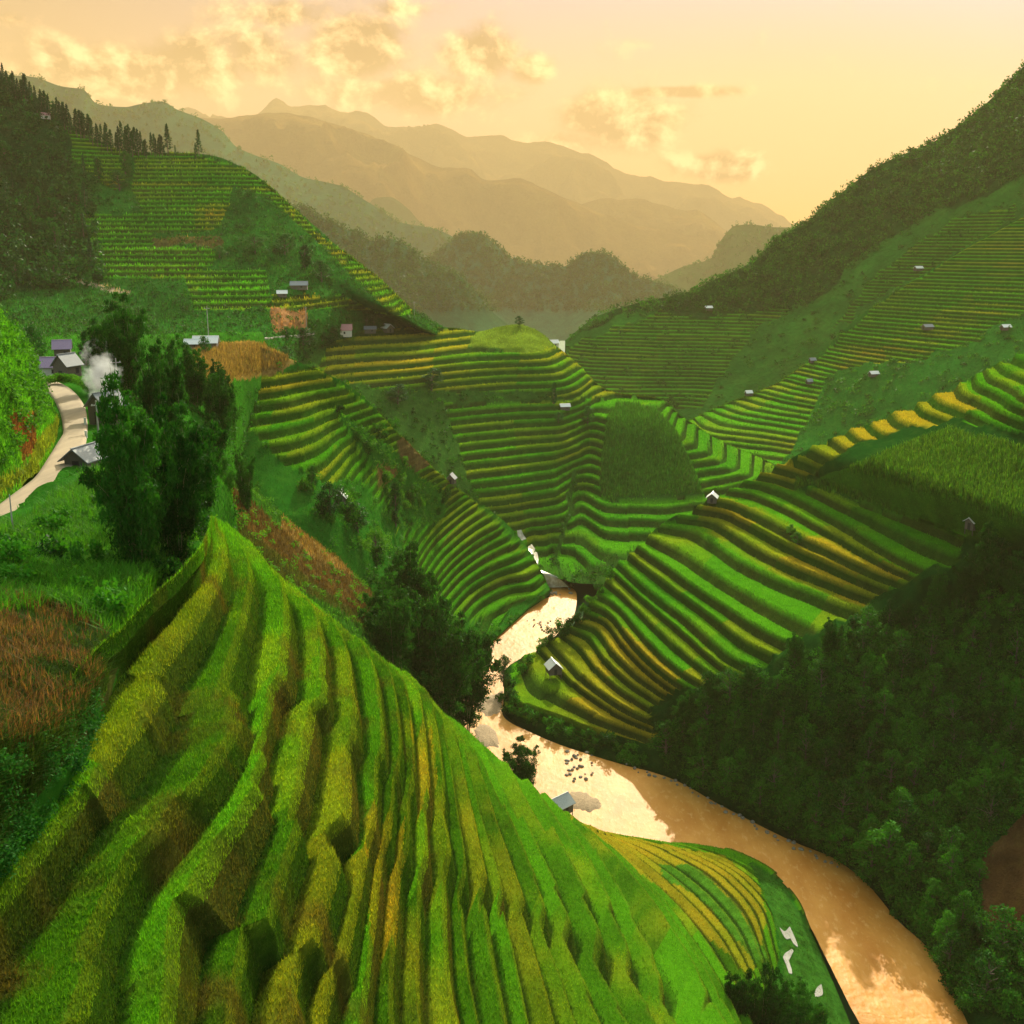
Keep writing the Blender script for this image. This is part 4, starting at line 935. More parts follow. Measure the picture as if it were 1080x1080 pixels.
# ---- trees about the hamlet and the spur
for patch, u, v, hp, wd, pr, lab in [
    ('village_ridge', 40, 385, 46, 1.0, TREE[0], 'leafy tree behind the purple roofed houses'),('village_ridge', 92, 388, 44, 0.8, COLT[0], 'dark tree to the side of the purple roofed houses'),
    ('village_ridge', 20, 380, 34, 1.2, TREE[1], 'round tree over the lit roadside hill'),('village_ridge', 100, 372, 30, 1.2, TREE[2], 'small tree behind the hamlet against the left hill'),
    ('terraced_spur', 420, 553, 52, 0.85, COLT[1], 'single dark columnar tree on the lower terraced spur'),('terraced_spur', 350, 545, 40, 1.2, TREE[1], 'bushy tree below the curved terraces of the spur'),
    ('terraced_spur', 378, 560, 36, 1.4, TREE[2], 'broad bush like tree on the overgrown spur slope'),('terraced_spur', 398, 590, 34, 1.3, TREEL[0], 'light green tree over the dry grass slope'),
    ('terraced_spur', 330, 512, 26, 0.9, COLT[0], 'small dark tree on the corner of the curved terraces'),
    ('terraced_knoll', 585, 425, 24, 0.9, COLT[1], 'dark tree beside the knoll hut'),('terraced_knoll', 620, 447, 20, 1.2, TREE[0], 'small tree at the head of the knoll gully'),('terraced_knoll', 592, 445, 12, 1.5, TREE[1], 'low bush like tree in the knoll gully'),
    ('terraced_knoll', 455, 410, 24, 1.6, TREE[2], 'dark tree on the shaded knoll slope under the terraces'),('terraced_knoll', 420, 425, 22, 1.8, TREE[0], 'dark bushy tree on the shaded side of the knoll'),
    ('terraced_knoll', 548, 343, 11, 1.4, TREE[0], 'tiny umbrella shaped tree on the very top of the grassy knoll'),
    ('village_ridge', 216, 372, 20, 1.3, TREE[0], 'dark tree in front of the white roofed house'),('left_hill', 396, 352, 22, 2.0, TREE[1], 'dark tree beside the red roofed building'),('left_hill', 345, 366, 24, 2.2, TREE[2], 'broad dark tree below the valley road'),('left_hill', 320, 368, 22, 2.2, TREE[0], 'dark bushy tree under the valley road bend'),('left_hill', 375, 366, 20, 2.0, TREE[1], 'dark bush like tree below the red roofed building'),
    ('right_hillside', 1090, 560, 30, 1.3, TREE[1], 'dark tree at the lower corner of the maize field'),
    ('right_hillside', 840, 572, 15, 1.5, TREEL[0], 'small green tree on the yellow terrace edge'),('right_hillside', 832, 560, 12, 1.5, TREEL[1], 'low green bush like tree between two yellow terraces')]:
    b, h = at_px(patch, u, v, hp); plant('village_tree' if patch == 'village_ridge' else 'slope_tree', pr, b, h, 10, lab, 'tree', None, wide=wd, sink=0.4)

# ------------------------------------------------------------------ uncountable cover
def blades(name, P, Cc, H, Wd, g, lean=0.45, segs=2, tint=(1, 1, 1), mat=None, vary=0.35):
    n = len(P); H = np.broadcast_to(H, (n,)) * (0.6 + 0.8 * g.random(n)); Wd = np.broadcast_to(Wd, (n,))
    a = g.random(n) * 6.283; dr = np.c_[np.cos(a), np.sin(a), np.zeros(n)]; sd = np.c_[-np.sin(a), np.cos(a), np.zeros(n)]
    ln = (H * lean * g.random(n))[:, None]
    b0 = P - sd * Wd[:, None] / 2; b1 = P + sd * Wd[:, None] / 2
    up = np.array([0, 0, 1.0])
    tip = P + up * H[:, None] * 0.95 + dr * ln
    c = np.asarray(Cc) * np.asarray(tint) * (1 - vary + 2 * vary * g.random((n, 1))) 
    c = c * (1 + (g.random((n, 3)) - 0.5) * 0.25)
    if segs == 1:
        V = np.stack([b0, b1, tip], 1).reshape(-1, 3); Fc = np.arange(3 * n).reshape(n, 3); C = np.repeat(c, 3, 0)
    else:
        mid = P + up * H[:, None] * 0.62 + dr * ln * 0.3
        tip = P + up * H[:, None] * 0.92 + dr * ln * 1.3
        m0 = mid - sd * Wd[:, None] * 0.4; m1 = mid + sd * Wd[:, None] * 0.4
        V = np.stack([b0, b1, m1, m0, tip], 1).reshape(-1, 3); k = np.arange(n) * 5
        Fc = np.concatenate([np.stack([k, k+1, k+2], 1), np.stack([k, k+2, k+3], 1), np.stack([k+3, k+2, k+4], 1)]); C = np.repeat(c, 5, 0)
    o = link(name, mesh_np(name, V, Fc, mat or LF_ATTR, np.clip(C, 0.003, 1))); tag(o, kind='stuff'); return o

g = np.random.default_rng(77)
FULL = [(-300,300),(1400,300),(1400,1300),(-300,1300)]
P_, C_ = sample('terraced_hillside', 420000, [[(-60,540),(240,535),(380,660),(610,850),(810,900),(900,1110),(-60,1110)]], 1.7, 61)
dd = proj(P_)[2]
blades('rice_grass', P_, C_, np.minimum(0.13 + dd * 0.0014, 0.26), 0.020 + dd * 0.00042, g, 0.9, 1, (1.15, 1.05, 1.0), vary=0.4)
P_, C_ = sample('grassy_bank', 60000, [[(-60,585),(30,552),(65,526),(100,500),(210,480),(215,560),(150,640),(125,690),(60,650),(-60,680)]], 1.0, 62)
blades('tall_grass', P_ , np.tile((0.045,0.17,0.008), (len(P_), 1)), 1.3, 0.075, g, 0.7, 2)
P_, C_ = sample('grassy_bank', 30000, [[(-900,500),(-60,560),(-60,1100),(-900,1100)]], 0.6, 162)
blades('wild_grass', P_, np.tile((0.035,0.13,0.008), (len(P_), 1)), 1.0, 0.09, g, 0.8, 2)
P_, C_ = sample('grassy_bank', 30000, [[(-60,660),(60,630),(118,690),(112,730),(60,815),(5,890),(-60,970)]], 1.2, 63)
blades('herb_stalks', P_, np.tile((0.040,0.085,0.010), (len(P_), 1)), 0.85, 0.06, g, 0.9, 2)
P_, C_ = sample('grassy_bank', 9000, [[(-60,640),(60,625),(120,690),(100,760),(40,800),(-60,820)]], 1.2, 64); P_ = P_[fbm(P_[:, 0] * 0.4, P_[:, 1] * 0.4, 8, 3) > -0.15]
blades('dry_stalks', P_ + np.array([0, 0, 0.35]), np.tile((0.15,0.085,0.030), (len(P_), 1)), 0.85, 0.05, g, 0.6, 2)
P_, C_ = sample('right_hillside', 70000, [P_NRC], 0.5, 65)
blades('maize_field', P_, lerp3((0.03,0.12,0.008), (0.085,0.19,0.014), g.random(len(P_))), 2.0, 0.22, g, 0.55, 2)
P_, C_ = sample('terraced_knoll', 26000, [P_MHCORN], 0.5, 66)
blades('knoll_maize', P_, np.tile((0.030,0.125,0.012), (len(P_), 1)), 2.0, 0.4, g, 0.6, 1)
P_, C_ = sample('right_hillside', 120000, [P_NRF], 1.0, 67, [P_NRC])
blades('terrace_rice', P_, C_, 0.55, 0.11, g, 0.8, 1, (1.1, 1.05, 1))
P_, C_ = sample('terraced_spur', 60000, [FULL], 1.0, 68); blades('spur_grass', P_, C_, 0.7, 0.16, g, 0.8, 1, (1.1, 1.05, 1))
P_, C_ = sample('gully_slope', 40000, [FULL], 1.0, 69); blades('gully_grass', P_, C_, 1.0, 0.12, g, 0.8, 2)
P_, C_ = sample('roadside_hill', 50000, [[(-220,200),(300,200),(300,640),(-220,640)]], 0.5, 70); blades('hump_grass', P_, C_, 0.9, 0.10, g, 1.0, 2)
P_, C_ = sample('village_ridge', 90000, [[(-120,300),(400,300),(400,700),(-120,700)]], 1.0, 71, [[(-60,575),(0,500),(40,470),(50,405),(95,400),(105,470),(70,520)]]); blades('ridge_grass', P_, C_, 0.7, 0.14, g, 0.8, 1)
P_, C_ = sample('left_hill', 60000, [[(-60,160),(460,160),(480,420),(0,420)]], 0.5, 72); blades('left_grass', P_, C_, 1.3, 0.5, g, 0.9, 1, vary=0.5)
P_, C_ = sample('terraced_knoll', 50000, [FULL], 0.5, 73); blades('knoll_grass', P_, C_, 0.8, 0.35, g, 0.9, 1, vary=0.45)
P_, C_ = sample('far_terraced_spur', 50000, [FULL], 0.5, 74); blades('far_grass', P_, C_, 0.8, 0.4, g, 0.9, 1, vary=0.45)

for nm_, nn_ in (('village_ridge', 9000), ('terraced_spur', 7000)):
    P_, C_ = sample(nm_, nn_, [[(205,364),(312,364),(300,388),(262,396),(205,412)]], 0.5, 75); blades('dry_grass', P_, lerp3((0.16,0.12,0.035), (0.26,0.17,0.055), g.random(len(P_))), 1.3, 0.22, g, 0.7, 1)
def canopy(name, P, r, h, n, leaf, mat, g, flat=0.8):
    """many small crowns as one cover"""
    k = len(P); s = (0.6 + 0.8 * g.random((k, 1)))
    rad = np.c_[np.full(k, r), np.full(k, r), np.full(k, h * 0.5)] * s
    cen = P + np.c_[np.zeros((k, 2)), rad[:, 2] * flat]
    V, Fc = leaves(blob_pts(cen, rad, n, g, 0.45), leaf, leaf * 0.6, g, droop=0.1)
    o = link(name, mesh_np(name, V, Fc, mat)); tag(o, kind='stuff'); return o
P_, _ = sample('right_hillside', 2600, [P_FOR], 0.6, 81, [BARE]); canopy('undergrowth', P_, 1.5, 2.6, 55, 0.55, LF_FOREST, g)
P_, _ = sample('right_mountain', 5200, [P_R1W], 0.5, 82); canopy('mountain_woods', P_, 3.4, 6.5, 16, 2.2, LF_FOREST, g)
P_, _ = sample('right_mountain', 900, [FULL, [(600,300),(1090,60),(1090,400),(600,400)]], 0.5, 83); canopy('mountain_scrub', P_, 3.5, 4, 20, 2.2, LF_FOREST, g, 0.4)
P_, _ = sample('left_hill', 1500, [P_BLW, [(-10,190),(100,190),(110,300),(60,310),(-10,320)]], 0.5, 84); canopy('left_woods', P_, 3.2, 7, 30, 2.0, LF_DARK, g)
P_, _ = sample('left_hill', 2600, [FULL, [(60,160),(460,160),(480,420),(0,420)]], 0.5, 85, [P_BLF1, P_BLF2, P_BLF3, P_BLF4, P_BLF5, P_BLF6]); canopy('left_scrub', P_, 1.7, 3.0, 26, 0.95, LF_FOREST, g, 0.4)
P_, _ = sample('far_terraced_spur', 700, [FULL], 0.5, 86, [P_R2F, P_R2F2]); canopy('spur_scrub', P_, 2.4, 3.4, 26, 1.5, LF_FOREST, g, 0.4)
P_, _ = sample('terraced_knoll', 1700, [FULL], 0.5, 87, [P_MHF, P_MHF2, P_MHCORN, [(490,366),(507,352),(545,338),(570,345),(590,368),(560,368)]]); canopy('knoll_scrub', P_, 1.5, 2.4, 26, 1.0, LF_FOREST, g, 0.4)
P_, _ = sample('terraced_spur', 700, [FULL], 0.5, 88, [P_LSF]); canopy('spur_thicket', P_, 1.3, 2.4, 34, 0.7, LF_FOREST, g, 0.5)
P_, _ = sample('terraced_spur', 260, [P_LSH], 0.5, 89); canopy('overgrown_slope', P_, 1.0, 1.5, 30, 0.6, LF_LIGHT, g, 0.4)
P_, _ = sample('village_ridge', 420, [FULL, [(-60,300),(300,300),(300,470),(-60,470)]], 0.8, 90, [[(-60,575),(0,500),(40,470),(50,405),(95,400),(105,470),(70,520)], [(205,362),(310,362),(310,412),(205,412)]]); canopy('hamlet_bushes', P_, 1.6, 2.8, 60, 0.6, LF_BAMBOO, g, 0.5)
P_, _ = sample('roadside_hill', 420, [[(-60,250),(0,300),(46,400),(46,440),(0,500),(-60,520)]], 0.5, 91); canopy('hump_bushes', P_, 1.0, 1.6, 60, 0.42, LF_LIGHT, g, 0.5)
P_, _ = sample('gully_slope', 300, [FULL], 0.5, 92, [P_BROWN]); P_ = np.vstack([P_, sample('gully_slope', 110, [P_BROWN], 0.5, 192)[0]]); canopy('gully_bushes', P_, 1.1, 1.8, 60, 0.42, LF_LIGHT, g, 0.4)
P_, _ = sample('grassy_bank', 120, [[(-60,600),(30,570),(65,545),(110,500),(210,470),(215,560),(150,640),(60,640),(-60,660)]], 0.8, 93); canopy('bank_bushes', P_, 0.9, 1.6, 90, 0.32, LF_LIGHT, g, 0.5)
P_, _ = sample('grassy_bank', 260, [[(-60,760),(100,730),(110,770),(60,850),(20,930),(-60,1060)]], 0.8, 94); canopy('bank_herbs', P_, 0.55, 0.9, 140, 0.14, LF_DARK, g, 0.4)
for nm, k, r_, h_, lf in (('long_ridge', 4200, 8, 22, 6.5), ('twin_hill', 4200, 7, 19, 5.5), ('ridge_hill', 2600, 6, 17, 4.5), ('valley_hill', 1200, 9, 22, 8.0)):
    P_, _ = sample(nm, k, [[(-200,20),(1000,20),(1000,330),(-200,330)]], 0.0, 95); canopy(nm + '_woods', P_, r_, h_, 20, lf, LF_DARK, g, 0.7)
# ------------------------------------------------------------------ built things
M_TIN = plain_mat('tin_roof', (0.42,0.43,0.42), (0.62,0.62,0.58), 2, 0.45, (14,1,1), 0.4)
M_PLANK = plain_mat('plank_roof', (0.20,0.21,0.20), (0.42,0.43,0.41), 3, 0.7, (1,10,1), 0.5)
M_GREY = plain_mat('grey_slate', (0.10,0.11,0.12), (0.24,0.25,0.26), 4, 0.7, (1,8,1), 0.4)
M_PURPLE = plain_mat('purple_tile', (0.16,0.10,0.16), (0.32,0.22,0.32), 5, 0.7, (10,1,1), 0.4)
M_RED = plain_mat('red_roof', (0.26,0.10,0.10), (0.38,0.17,0.16), 3, 0.7, (8,1,1), 0.3)
M_WHITE = plain_mat('white_sheet', (0.45,0.44,0.41), (0.70,0.68,0.63), 3, 0.5, (10,1,1), 0.2)
M_WOODW = plain_mat('weathered_boards', (0.045,0.035,0.025), (0.12,0.095,0.07), 6, 0.9, (9,9,0.6), 0.6)
M_CREAM = plain_mat('plaster', (0.40,0.34,0.28), (0.55,0.48,0.40), 3, 0.9)
M_DARK = plain_mat('dark_opening', (0.010,0.009,0.008), (0.02,0.018,0.015), 3, 0.9)
M_POST = plain_mat('pole_wood', (0.16,0.15,0.13), (0.34,0.32,0.28), 5, 0.9, (1,1,0.2))
M_CONC = plain_mat('concrete', (0.40,0.39,0.36), (0.58,0.56,0.52), 3, 0.9)

def hut(name, label, base, w, d, h, rise, rz, roofm, wallm, stilt=0.0, cat='hut', over=0.45, group=None, chim=False):
    o = empty(name, (float(base[0]), float(base[1]), float(base[2])), rz); tag(o, label, cat, group)
    z0 = stilt - 0.25 if stilt == 0 else stilt; z1 = max(stilt, 0) + h
    m = MB()   # ridge runs along local x; gables at both ends
    p = [(-w/2,-d/2,z0),(w/2,-d/2,z0),(w/2,d/2,z0),(-w/2,d/2,z0),(-w/2,-d/2,z1),(w/2,-d/2,z1),(w/2,d/2,z1),(-w/2,d/2,z1),(-w/2,0,z1+rise*0.97),(w/2,0,z1+rise*0.97)]
    m.add(p, [(0,3,2,1),(0,1,5,4),(2,3,7,6),(1,2,6,9,5),(3,0,4,8,7),(4,5,9,8),(6,7,8,9)])
    m.build('wall', wallm, o)
    r = MB(); t_ = 0.12; sl = rise / (d / 2)
    ey = d / 2 + over; ez = z1 - over * sl
    for s_ in (-1, 1):
        a = [(-w/2-over, 0, z1+rise), (w/2+over, 0, z1+rise), (w/2+over, s_*ey, ez), (-w/2-over, s_*ey, ez)]
        b = [(x, y, z + t_) for x, y, z in a]
        q = a + b
        if s_ > 0: q = [a[0], a[3], a[2], a[1], b[0], b[3], b[2], b[1]]
        r.hexa(q[:4][::-1] + q[4:][::-1] if s_ < 0 else q)
    ro = r.build('roof', roofm, o)
    c = MB(); c.box(-w/2-over-0.03, w/2+over+0.03, -0.14, 0.14, z1+rise+t_-0.02, z1+rise+t_+0.07); c.build('ridge_cap', roofm, ro)
    dm = MB(); dm.box(-w/2-0.03, -w/2+0.05, -0.45, 0.45, max(z0, 0.02), max(z0, 0) + min(1.9, h * 0.85)); dm.build('door', M_DARK, o)
    wm = MB(); wm.box(w*0.1, w*0.1+0.9, -d/2-0.03, -d/2+0.05, z1-h*0.62, z1-h*0.28); wm.build('window', M_DARK, o)
    if stilt > 0:
        for x in (-w/2+0.12, w/2-0.12):
            for y in (-d/2+0.12, d/2-0.12):
                k = MB(); k.tube([(x,y,-1.0),(x,y,stilt+0.02)], [0.12,0.11], 6); k.build('post', M_WOODW, o)
    if chim:
        k = MB(); k.box(w*0.2, w*0.2+0.5, d*0.12, d*0.12+0.5, z1, z1+rise+0.9); k.build('chimney', M_CONC, ro)
    return o

def on(patch, u, v): return pick(patch, u, v)
def mpx(b, px): return px / F * float(proj(np.array(b))[2])
B90 = math.pi / 2
b = on('right_hillside', 581, 712); hut('field_hut', 'grey roofed field hut on stilts in the yellow terraces above the river bend', b, 4.6, 3.9, 2.2, 1.7, B90 + 0.25, M_TIN, M_WOODW, 1.7)
b = on('right_hillside', 748, 530); hut('field_hut', 'small hut with a pale gable roof on the crest of the gold terraces', b, 3.6, 3.2, 1.9, 1.3, B90 - 0.3, M_TIN, M_WOODW, 0)
b = on('right_hillside', 1024, 560); hut('field_hut', 'hut with one big white sheet roof at the foot of the maize field', b, 3.2, 2.6, 2.3, 0.9, 0.5, M_WHITE, M_WOODW, 0.4)
b = np.array(pxz(588, 862, 2.5)); hut('riverside_hut', 'hut with a grey plank roof beside the river under the terraced hillside', b, 6.4, 4.4, 2.6, 1.7, 0.75, M_PLANK, M_WOODW, 1.2)
b = on('terraced_knoll', 596, 431); hut('knoll_hut', 'little white roofed hut next to a dark tree on the knoll terraces', b, 4.6, 3.0, 2.0, 1.0, 0.2, M_WHITE, M_WOODW, 0)
b = on('terraced_spur', 476, 512); hut('ridge_hut', 'dark thatched hut on the crest of the terraced spur', b, 3.4, 3.0, 2.2, 1.5, B90 - 0.2, M_GREY, M_WOODW, 0.6)
b = on('terraced_spur', 361, 532); hut('bush_hut', 'tiny pale gabled hut among the bushes below the curved terraces', b, 2.6, 2.4, 2.2, 1.3, B90, M_TIN, M_WOODW, 0.6)
b = np.array(pxz(91, 497, 112.6)); hut('roadside_hut', 'slate grey gabled hut standing at the edge of the road bend', b, 3.8, 3.0, 1.9, 1.15, B90 - 0.25, M_GREY, M_WOODW, 0, over=0.55)
b = np.array(pxz(114, 446, 112.4)); hut('smoking_hut', 'dark hut wrapped in white smoke between the bamboos', b, 4.0, 3.6, 3.0, 1.7, B90 - 0.5, M_GREY, M_WOODW, 0, chim=True)
b = on('village_ridge', 54, 396); hut('village_house', 'house with a long purple tiled roof behind the road bend', b, 5.8, 4.0, 2.4, 1.6, 0.15, M_PURPLE, M_CREAM, 0, 'house')
b = on('village_ridge', 66, 378); hut('village_house', 'upper purple roofed house half hidden by trees', b, 3.6, 3.4, 3.2, 1.6, 0.3, M_PURPLE, M_WOODW, 0, 'house')
b = on('village_ridge', 73, 397); hut('village_house', 'dark gabled wooden house beside the long purple roof', b, 4.2, 3.4, 3.2, 1.9, B90 - 0.35, M_GREY, M_WOODW, 0, 'house')
b = on('village_ridge', 216, 367); hut('valley_house', 'long house with a white metal roof above the brown field', b, 6.4, 4.4, 2.0, 1.5, 0.12, M_WHITE, M_WOODW, 0, 'house')
b = on('village_ridge', 203, 366); hut('valley_house', 'low grey roofed shed attached to the end of the white roofed house', b, 3.4, 3.4, 1.6, 1.0, 0.12, M_TIN, M_WOODW, 0, 'shed')
b = on('left_hill', 362, 354); hut('valley_house', 'building with a red roof and pale walls beside the valley road', b, 10.0, 6.0, 3.4, 2.6, 0.1, M_RED, M_CREAM, 0, 'house')
b = on('terraced_knoll', 411, 350); hut('valley_house', 'small house with a bright tin roof near the red roofed building', b, 5.4, 4.4, 2.4, 1.8, B90 + 0.7, M_WHITE, M_WOODW, 0, 'house')
b = on('terraced_knoll', 393, 351); hut('valley_house', 'dull grey shed between the red roof and the tin roof', b, 6.0, 4.0, 2.2, 1.2, 0.1, M_GREY, M_WOODW, 0, 'shed')
b = on('left_hill', 299, 312); hut('hillside_hut', 'white roofed hut on the strip of terraces below the ravine', b, 4.4, 3.4, 1.8, 1.2, 0.2, M_WHITE, M_WOODW, 0)
b = on('left_hill', 315, 304); hut('hillside_house', 'long dark roofed house under the trees of the left hill', b, 8.0, 4.6, 2.2, 1.6, 0.1, M_GREY, M_WOODW, 0, 'house')
b = on('left_hill', 49, 125); hut('hilltop_house', 'tiny red roofed house at the top of the highest terraces', b, 5.0, 4.0, 2.2, 1.4, 0.2, M_RED, M_CREAM, 0, 'house')
for u, v, w_, mt, lab in [(978,346,6.0,M_GREY,'dark roofed hut in the middle of the far terraced spur'),(1060,347,5.4,M_WHITE,'white roofed hut beside the dark trees of the far spur'),(921,396,5.4,M_WHITE,'white roofed hut at the lower end of the far yellow terraces'),
                     (855,382,4.0,M_GREY,'tiny dark hut on the crest of the far terraced spur'),(789,416,4.4,M_TIN,'small grey hut behind the low end of the far spur crest'),(853,403,3.4,M_GREY,'little dark hut below the crest of the far spur')]:
    b = on('far_terraced_spur', u, v); hut('far_hut', lab, b, w_, w_ * 0.7, 1.9, 1.3, 0.25, mt, M_WOODW, 0)
for u, v, lab in [(968,286,'small white roofed hut on the high terraces of the right mountain'),(747,327,'speck like white hut on the shaded foot of the right mountain')]:
    b = on('right_mountain', u, v); hut('far_hut', lab, b, 6.0, 4.6, 2.2, 1.5, 0.2, M_WHITE, M_WOODW, 0)
b = np.array(pxd(583, 366, 665)); hut('valley_house', 'pale house just visible behind the top of the grassy knoll', b, 6.0, 4.6, 2.6, 1.6, 0.3, M_WHITE, M_CREAM, 0, 'house')

def pole(label, b, hpx, arm=True, mat=M_POST, r=1.0):
    b = np.array(b, float); h = mpx(b, hpx); o = empty('utility_pole', tuple(b), random.random()); tag(o, label, 'pole')
    k = MB(); k.tube([(0,0,-0.5),(0,0,h*0.5),(0.03,0,h)], [0.16*r,0.13*r,0.10*r], 8); k.build('shaft', mat, o)
    if arm:
        k = MB(); k.box(-0.8,0.8,-0.06,0.06,h-0.75,h-0.62); a_ = k.build('crossarm', mat, o)
        for x in (-0.65, 0.0, 0.65):
            k = MB(); k.tube([(x,0,h-0.62),(x,0,h-0.45)], [0.05,0.04], 6); k.build('insulator', M_CONC, a_)
pole('tall thin pole behind the white roofed house', on('village_ridge', 220, 362), 40)
pole('pale pole beside the bare earth cut on the valley road', on('left_hill', 325, 354), 30)
pole('pale pole on the hill shoulder right of the tin roof', on('terraced_knoll', 439, 349), 30)
pole('wooden pole in front of the smoking hut', pxz(104, 458, 112.5), 36)
pole('tall wooden pole among the bamboos behind the smoke', pxz(127, 440, 112.2), 62)
pole('thin pole rising from the tall grass beside the road', on('grassy_bank', 15, 570), 50, arm=False, r=0.42)
for u, v, lab in [(91, 461, 'white road marker post at the outer edge of the bend'), (90, 447, 'second white road marker post farther round the bend')]:
    b = np.array(pxz(u, v, 112.9)); o = empty('marker_post', tuple(b)); tag(o, lab, 'post')
    k = MB(); k.box(-0.13,0.13,-0.13,0.13,-0.3,0.8); k.build('shaft', M_WHITE, o); k = MB(); k.box(-0.16,0.16,-0.16,0.16,0.8,0.9); k.build('cap', M_WHITE, o)

# ------------------------------------------------------------------ roads, stream, gravel
def ribbon(name, Lp, Rp, z, mat, n=160, m=8, crown=0.06, kind='structure', lift=0.0):
    zs = [0.5 * (pick('village_ridge', *l)[2] + pick('village_ridge', *r)[2]) + z for l, r in zip(Lp, Rp)]; zs = np.convolve(np.r_[zs[0], zs, zs[-1]], [0.25, 0.5, 0.25], 'valid')
    A = np.array([pxz(u, v, q) for (u, v), q in zip(Lp, zs)]); B = np.array([pxz(u, v, q) for (u, v), q in zip(Rp, zs)])
    tt = np.linspace(0, len(Lp) - 1, n); A = hermite(np.arange(len(Lp)), A, tt); B = hermite(np.arange(len(Lp)), B, tt)
    s = np.linspace(0, 1, m)
    W = A[:, None] * (1 - s[None, :, None]) + B[:, None] * s[None, :, None]
    W[..., 2] += crown * (1 - (2 * s - 1) ** 2)[None]
    lo = W[:, :1] + (W[:, :1] - W[:, 1:2]) * 0.8 - np.array([0, 0, 0.8]); hi = W[:, -1:] + (W[:, -1:] - W[:, -2:-1]) * 0.8 - np.array([0, 0, 0.8])
    W = np.concatenate([lo, W, hi], 1); i = np.arange(W.shape[0] * W.shape[1]).reshape(W.shape[:2])
    Fq = np.stack([i[:-1,:-1], i[:-1,1:], i[1:,1:], i[1:,:-1]], -1).reshape(-1, 4)
    nz = np.cross(W[1,2]-W[0,1], W[0,2]-W[1,1])[2]
    if nz < 0: Fq = Fq[:, ::-1]
    o = link(name, mesh_np(name, W.reshape(-1, 3), Fq, mat, smooth=True)); tag(o, kind=kind); return o
M_ROAD = plain_mat('pale_road', (0.20,0.145,0.085), (0.32,0.24,0.145), 0.6, 0.9, (1,0.15,1), 0.3)
ribbon('road', [(30,402),(45,407),(53,414),(60,424),(65,436),(67,447),(67,456),(60,468),(50,484),(34,506),(15,520),(-12,540),(-60,572)], [(45,398),(66,405),(79,414),(87,425),(90,437),(91,450),(90,462),(86,475),(79,490),(66,507),(38,529),(8,548),(-40,582)], 0.4, M_ROAD)
M_PATH = plain_mat('valley_road', (0.22,0.20,0.16), (0.34,0.31,0.25), 0.4, 0.9)
A = [on('left_hill', u, v) for u, v in ((224,364),(240,361.5),(255,359.5),(270,358),(285,356.5),(300,355),(315,353.5),(332,352))]
k = MB(); A = [np.array(a) + np.array([0, 0, 0.5]) for a in A]
for p_, q_ in zip(A[:-1], A[1:]):
    k.hexa([tuple(p_+(0,-1.6,-1.2)), tuple(q_+(0,-1.6,-1.2)), tuple(q_+(0,1.6,-1.2)), tuple(p_+(0,1.6,-1.2)), tuple(p_+(0,-1.6,0)), tuple(q_+(0,-1.6,0)), tuple(q_+(0,1.6,0)), tuple(p_+(0,1.6,0))])
tag(k.build('valley_road', M_PATH), kind='structure')
M_FOAM = plain_mat('white_water', (0.26,0.20,0.13), (0.60,0.54,0.45), 0.7, 0.3, None, 0.5)
ST = [((545,561),(549,560),8),((548,570),(554,568),6.5),((556,580),(563,577),5),((561,592),(569,590),3.5),((565,602),(573,600),2.5),((572,612),(584,611),1.2),((578,620),(600,620),0.15)]
V = []; Fq = []
for i_, (l, r, z) in enumerate(ST): V += [pick('terraced_knoll', *l) + np.array([0, 0, 0.7]), pick('terraced_knoll', *r) + np.array([0, 0, 0.7])] if i_ < 6 else [pxz(*l, z + 0.3), pxz(*r, z + 0.3)]
Vh = hermite(np.arange(7), np.array(V).reshape(7, 2, 3), np.linspace(0, 6, 60)); s = np.linspace(0, 1, 8)[None, :, None]
W = Vh[:, :1] * (1 - s) + Vh[:, 1:] * s; W[..., 2] += 0.35 * fbm(W[..., 0] * 0.9, W[..., 1] * 0.9, 5, 3) + 0.25
i = np.arange(480).reshape(60, 8); tag(link('stream', mesh_np('stream', W.reshape(-1, 3), np.stack([i[:-1,:-1], i[1:,:-1], i[1:,1:], i[:-1,1:]], -1).reshape(-1, 4), M_FOAM, smooth=True)), kind='structure')
M_ROCK = plain_mat('river_stone', (0.09,0.075,0.05), (0.30,0.25,0.18), 1.5, 0.85, None, 0.6)
M_GRAVEL = plain_mat('gravel', (0.15,0.10,0.055), (0.38,0.27,0.15), 2.5, 0.95, None, 1.0)
def gravel(poly, z):
    P = np.array([pxz(u, v, 0.0) for u, v in poly]); P = hermite(np.arange(len(P) + 1), np.vstack([P, P[:1]]), np.linspace(0, len(P), 48)[:-1]); c_ = P.mean(0); P = c_ + (P - c_) * (1 + 0.28 * fbm(np.arange(47) * 0.45, np.full(47, z * 31), 4, 3))[:, None]; c = P.mean(0); rings = []
    for f, zz in ((1.0, -0.3), (0.75, z * 0.7), (0.4, z), (0.02, z * 1.1)): rings.append(c + (P - c) * f + np.array([0, 0, zz]))
    n = len(P); V = np.concatenate(rings); V[:, 2] += 0.22 * fbm(V[:, 0] * 0.9, V[:, 1] * 0.9, 6, 3); Fq = np.array([(r * n + k_, r * n + (k_ + 1) % n, (r + 1) * n + (k_ + 1) % n, (r + 1) * n + k_) for r in range(3) for k_ in range(n)])
    nz = np.cross(V[Fq[0,1]] - V[Fq[0,0]], V[Fq[0,3]] - V[Fq[0,0]])[2]
    if nz < 0: Fq = Fq[:, ::-1]
    tag(link('gravel_bar', mesh_np('gravel_bar', V, Fq, M_GRAVEL, smooth=True)), kind='structure')
gravel([(500,745),(515,732),(530,728),(532,742),(528,752),(512,756)], 0.5)
gravel([(498,768),(512,762),(524,772),(530,790),(515,790),(502,780)], 0.5)
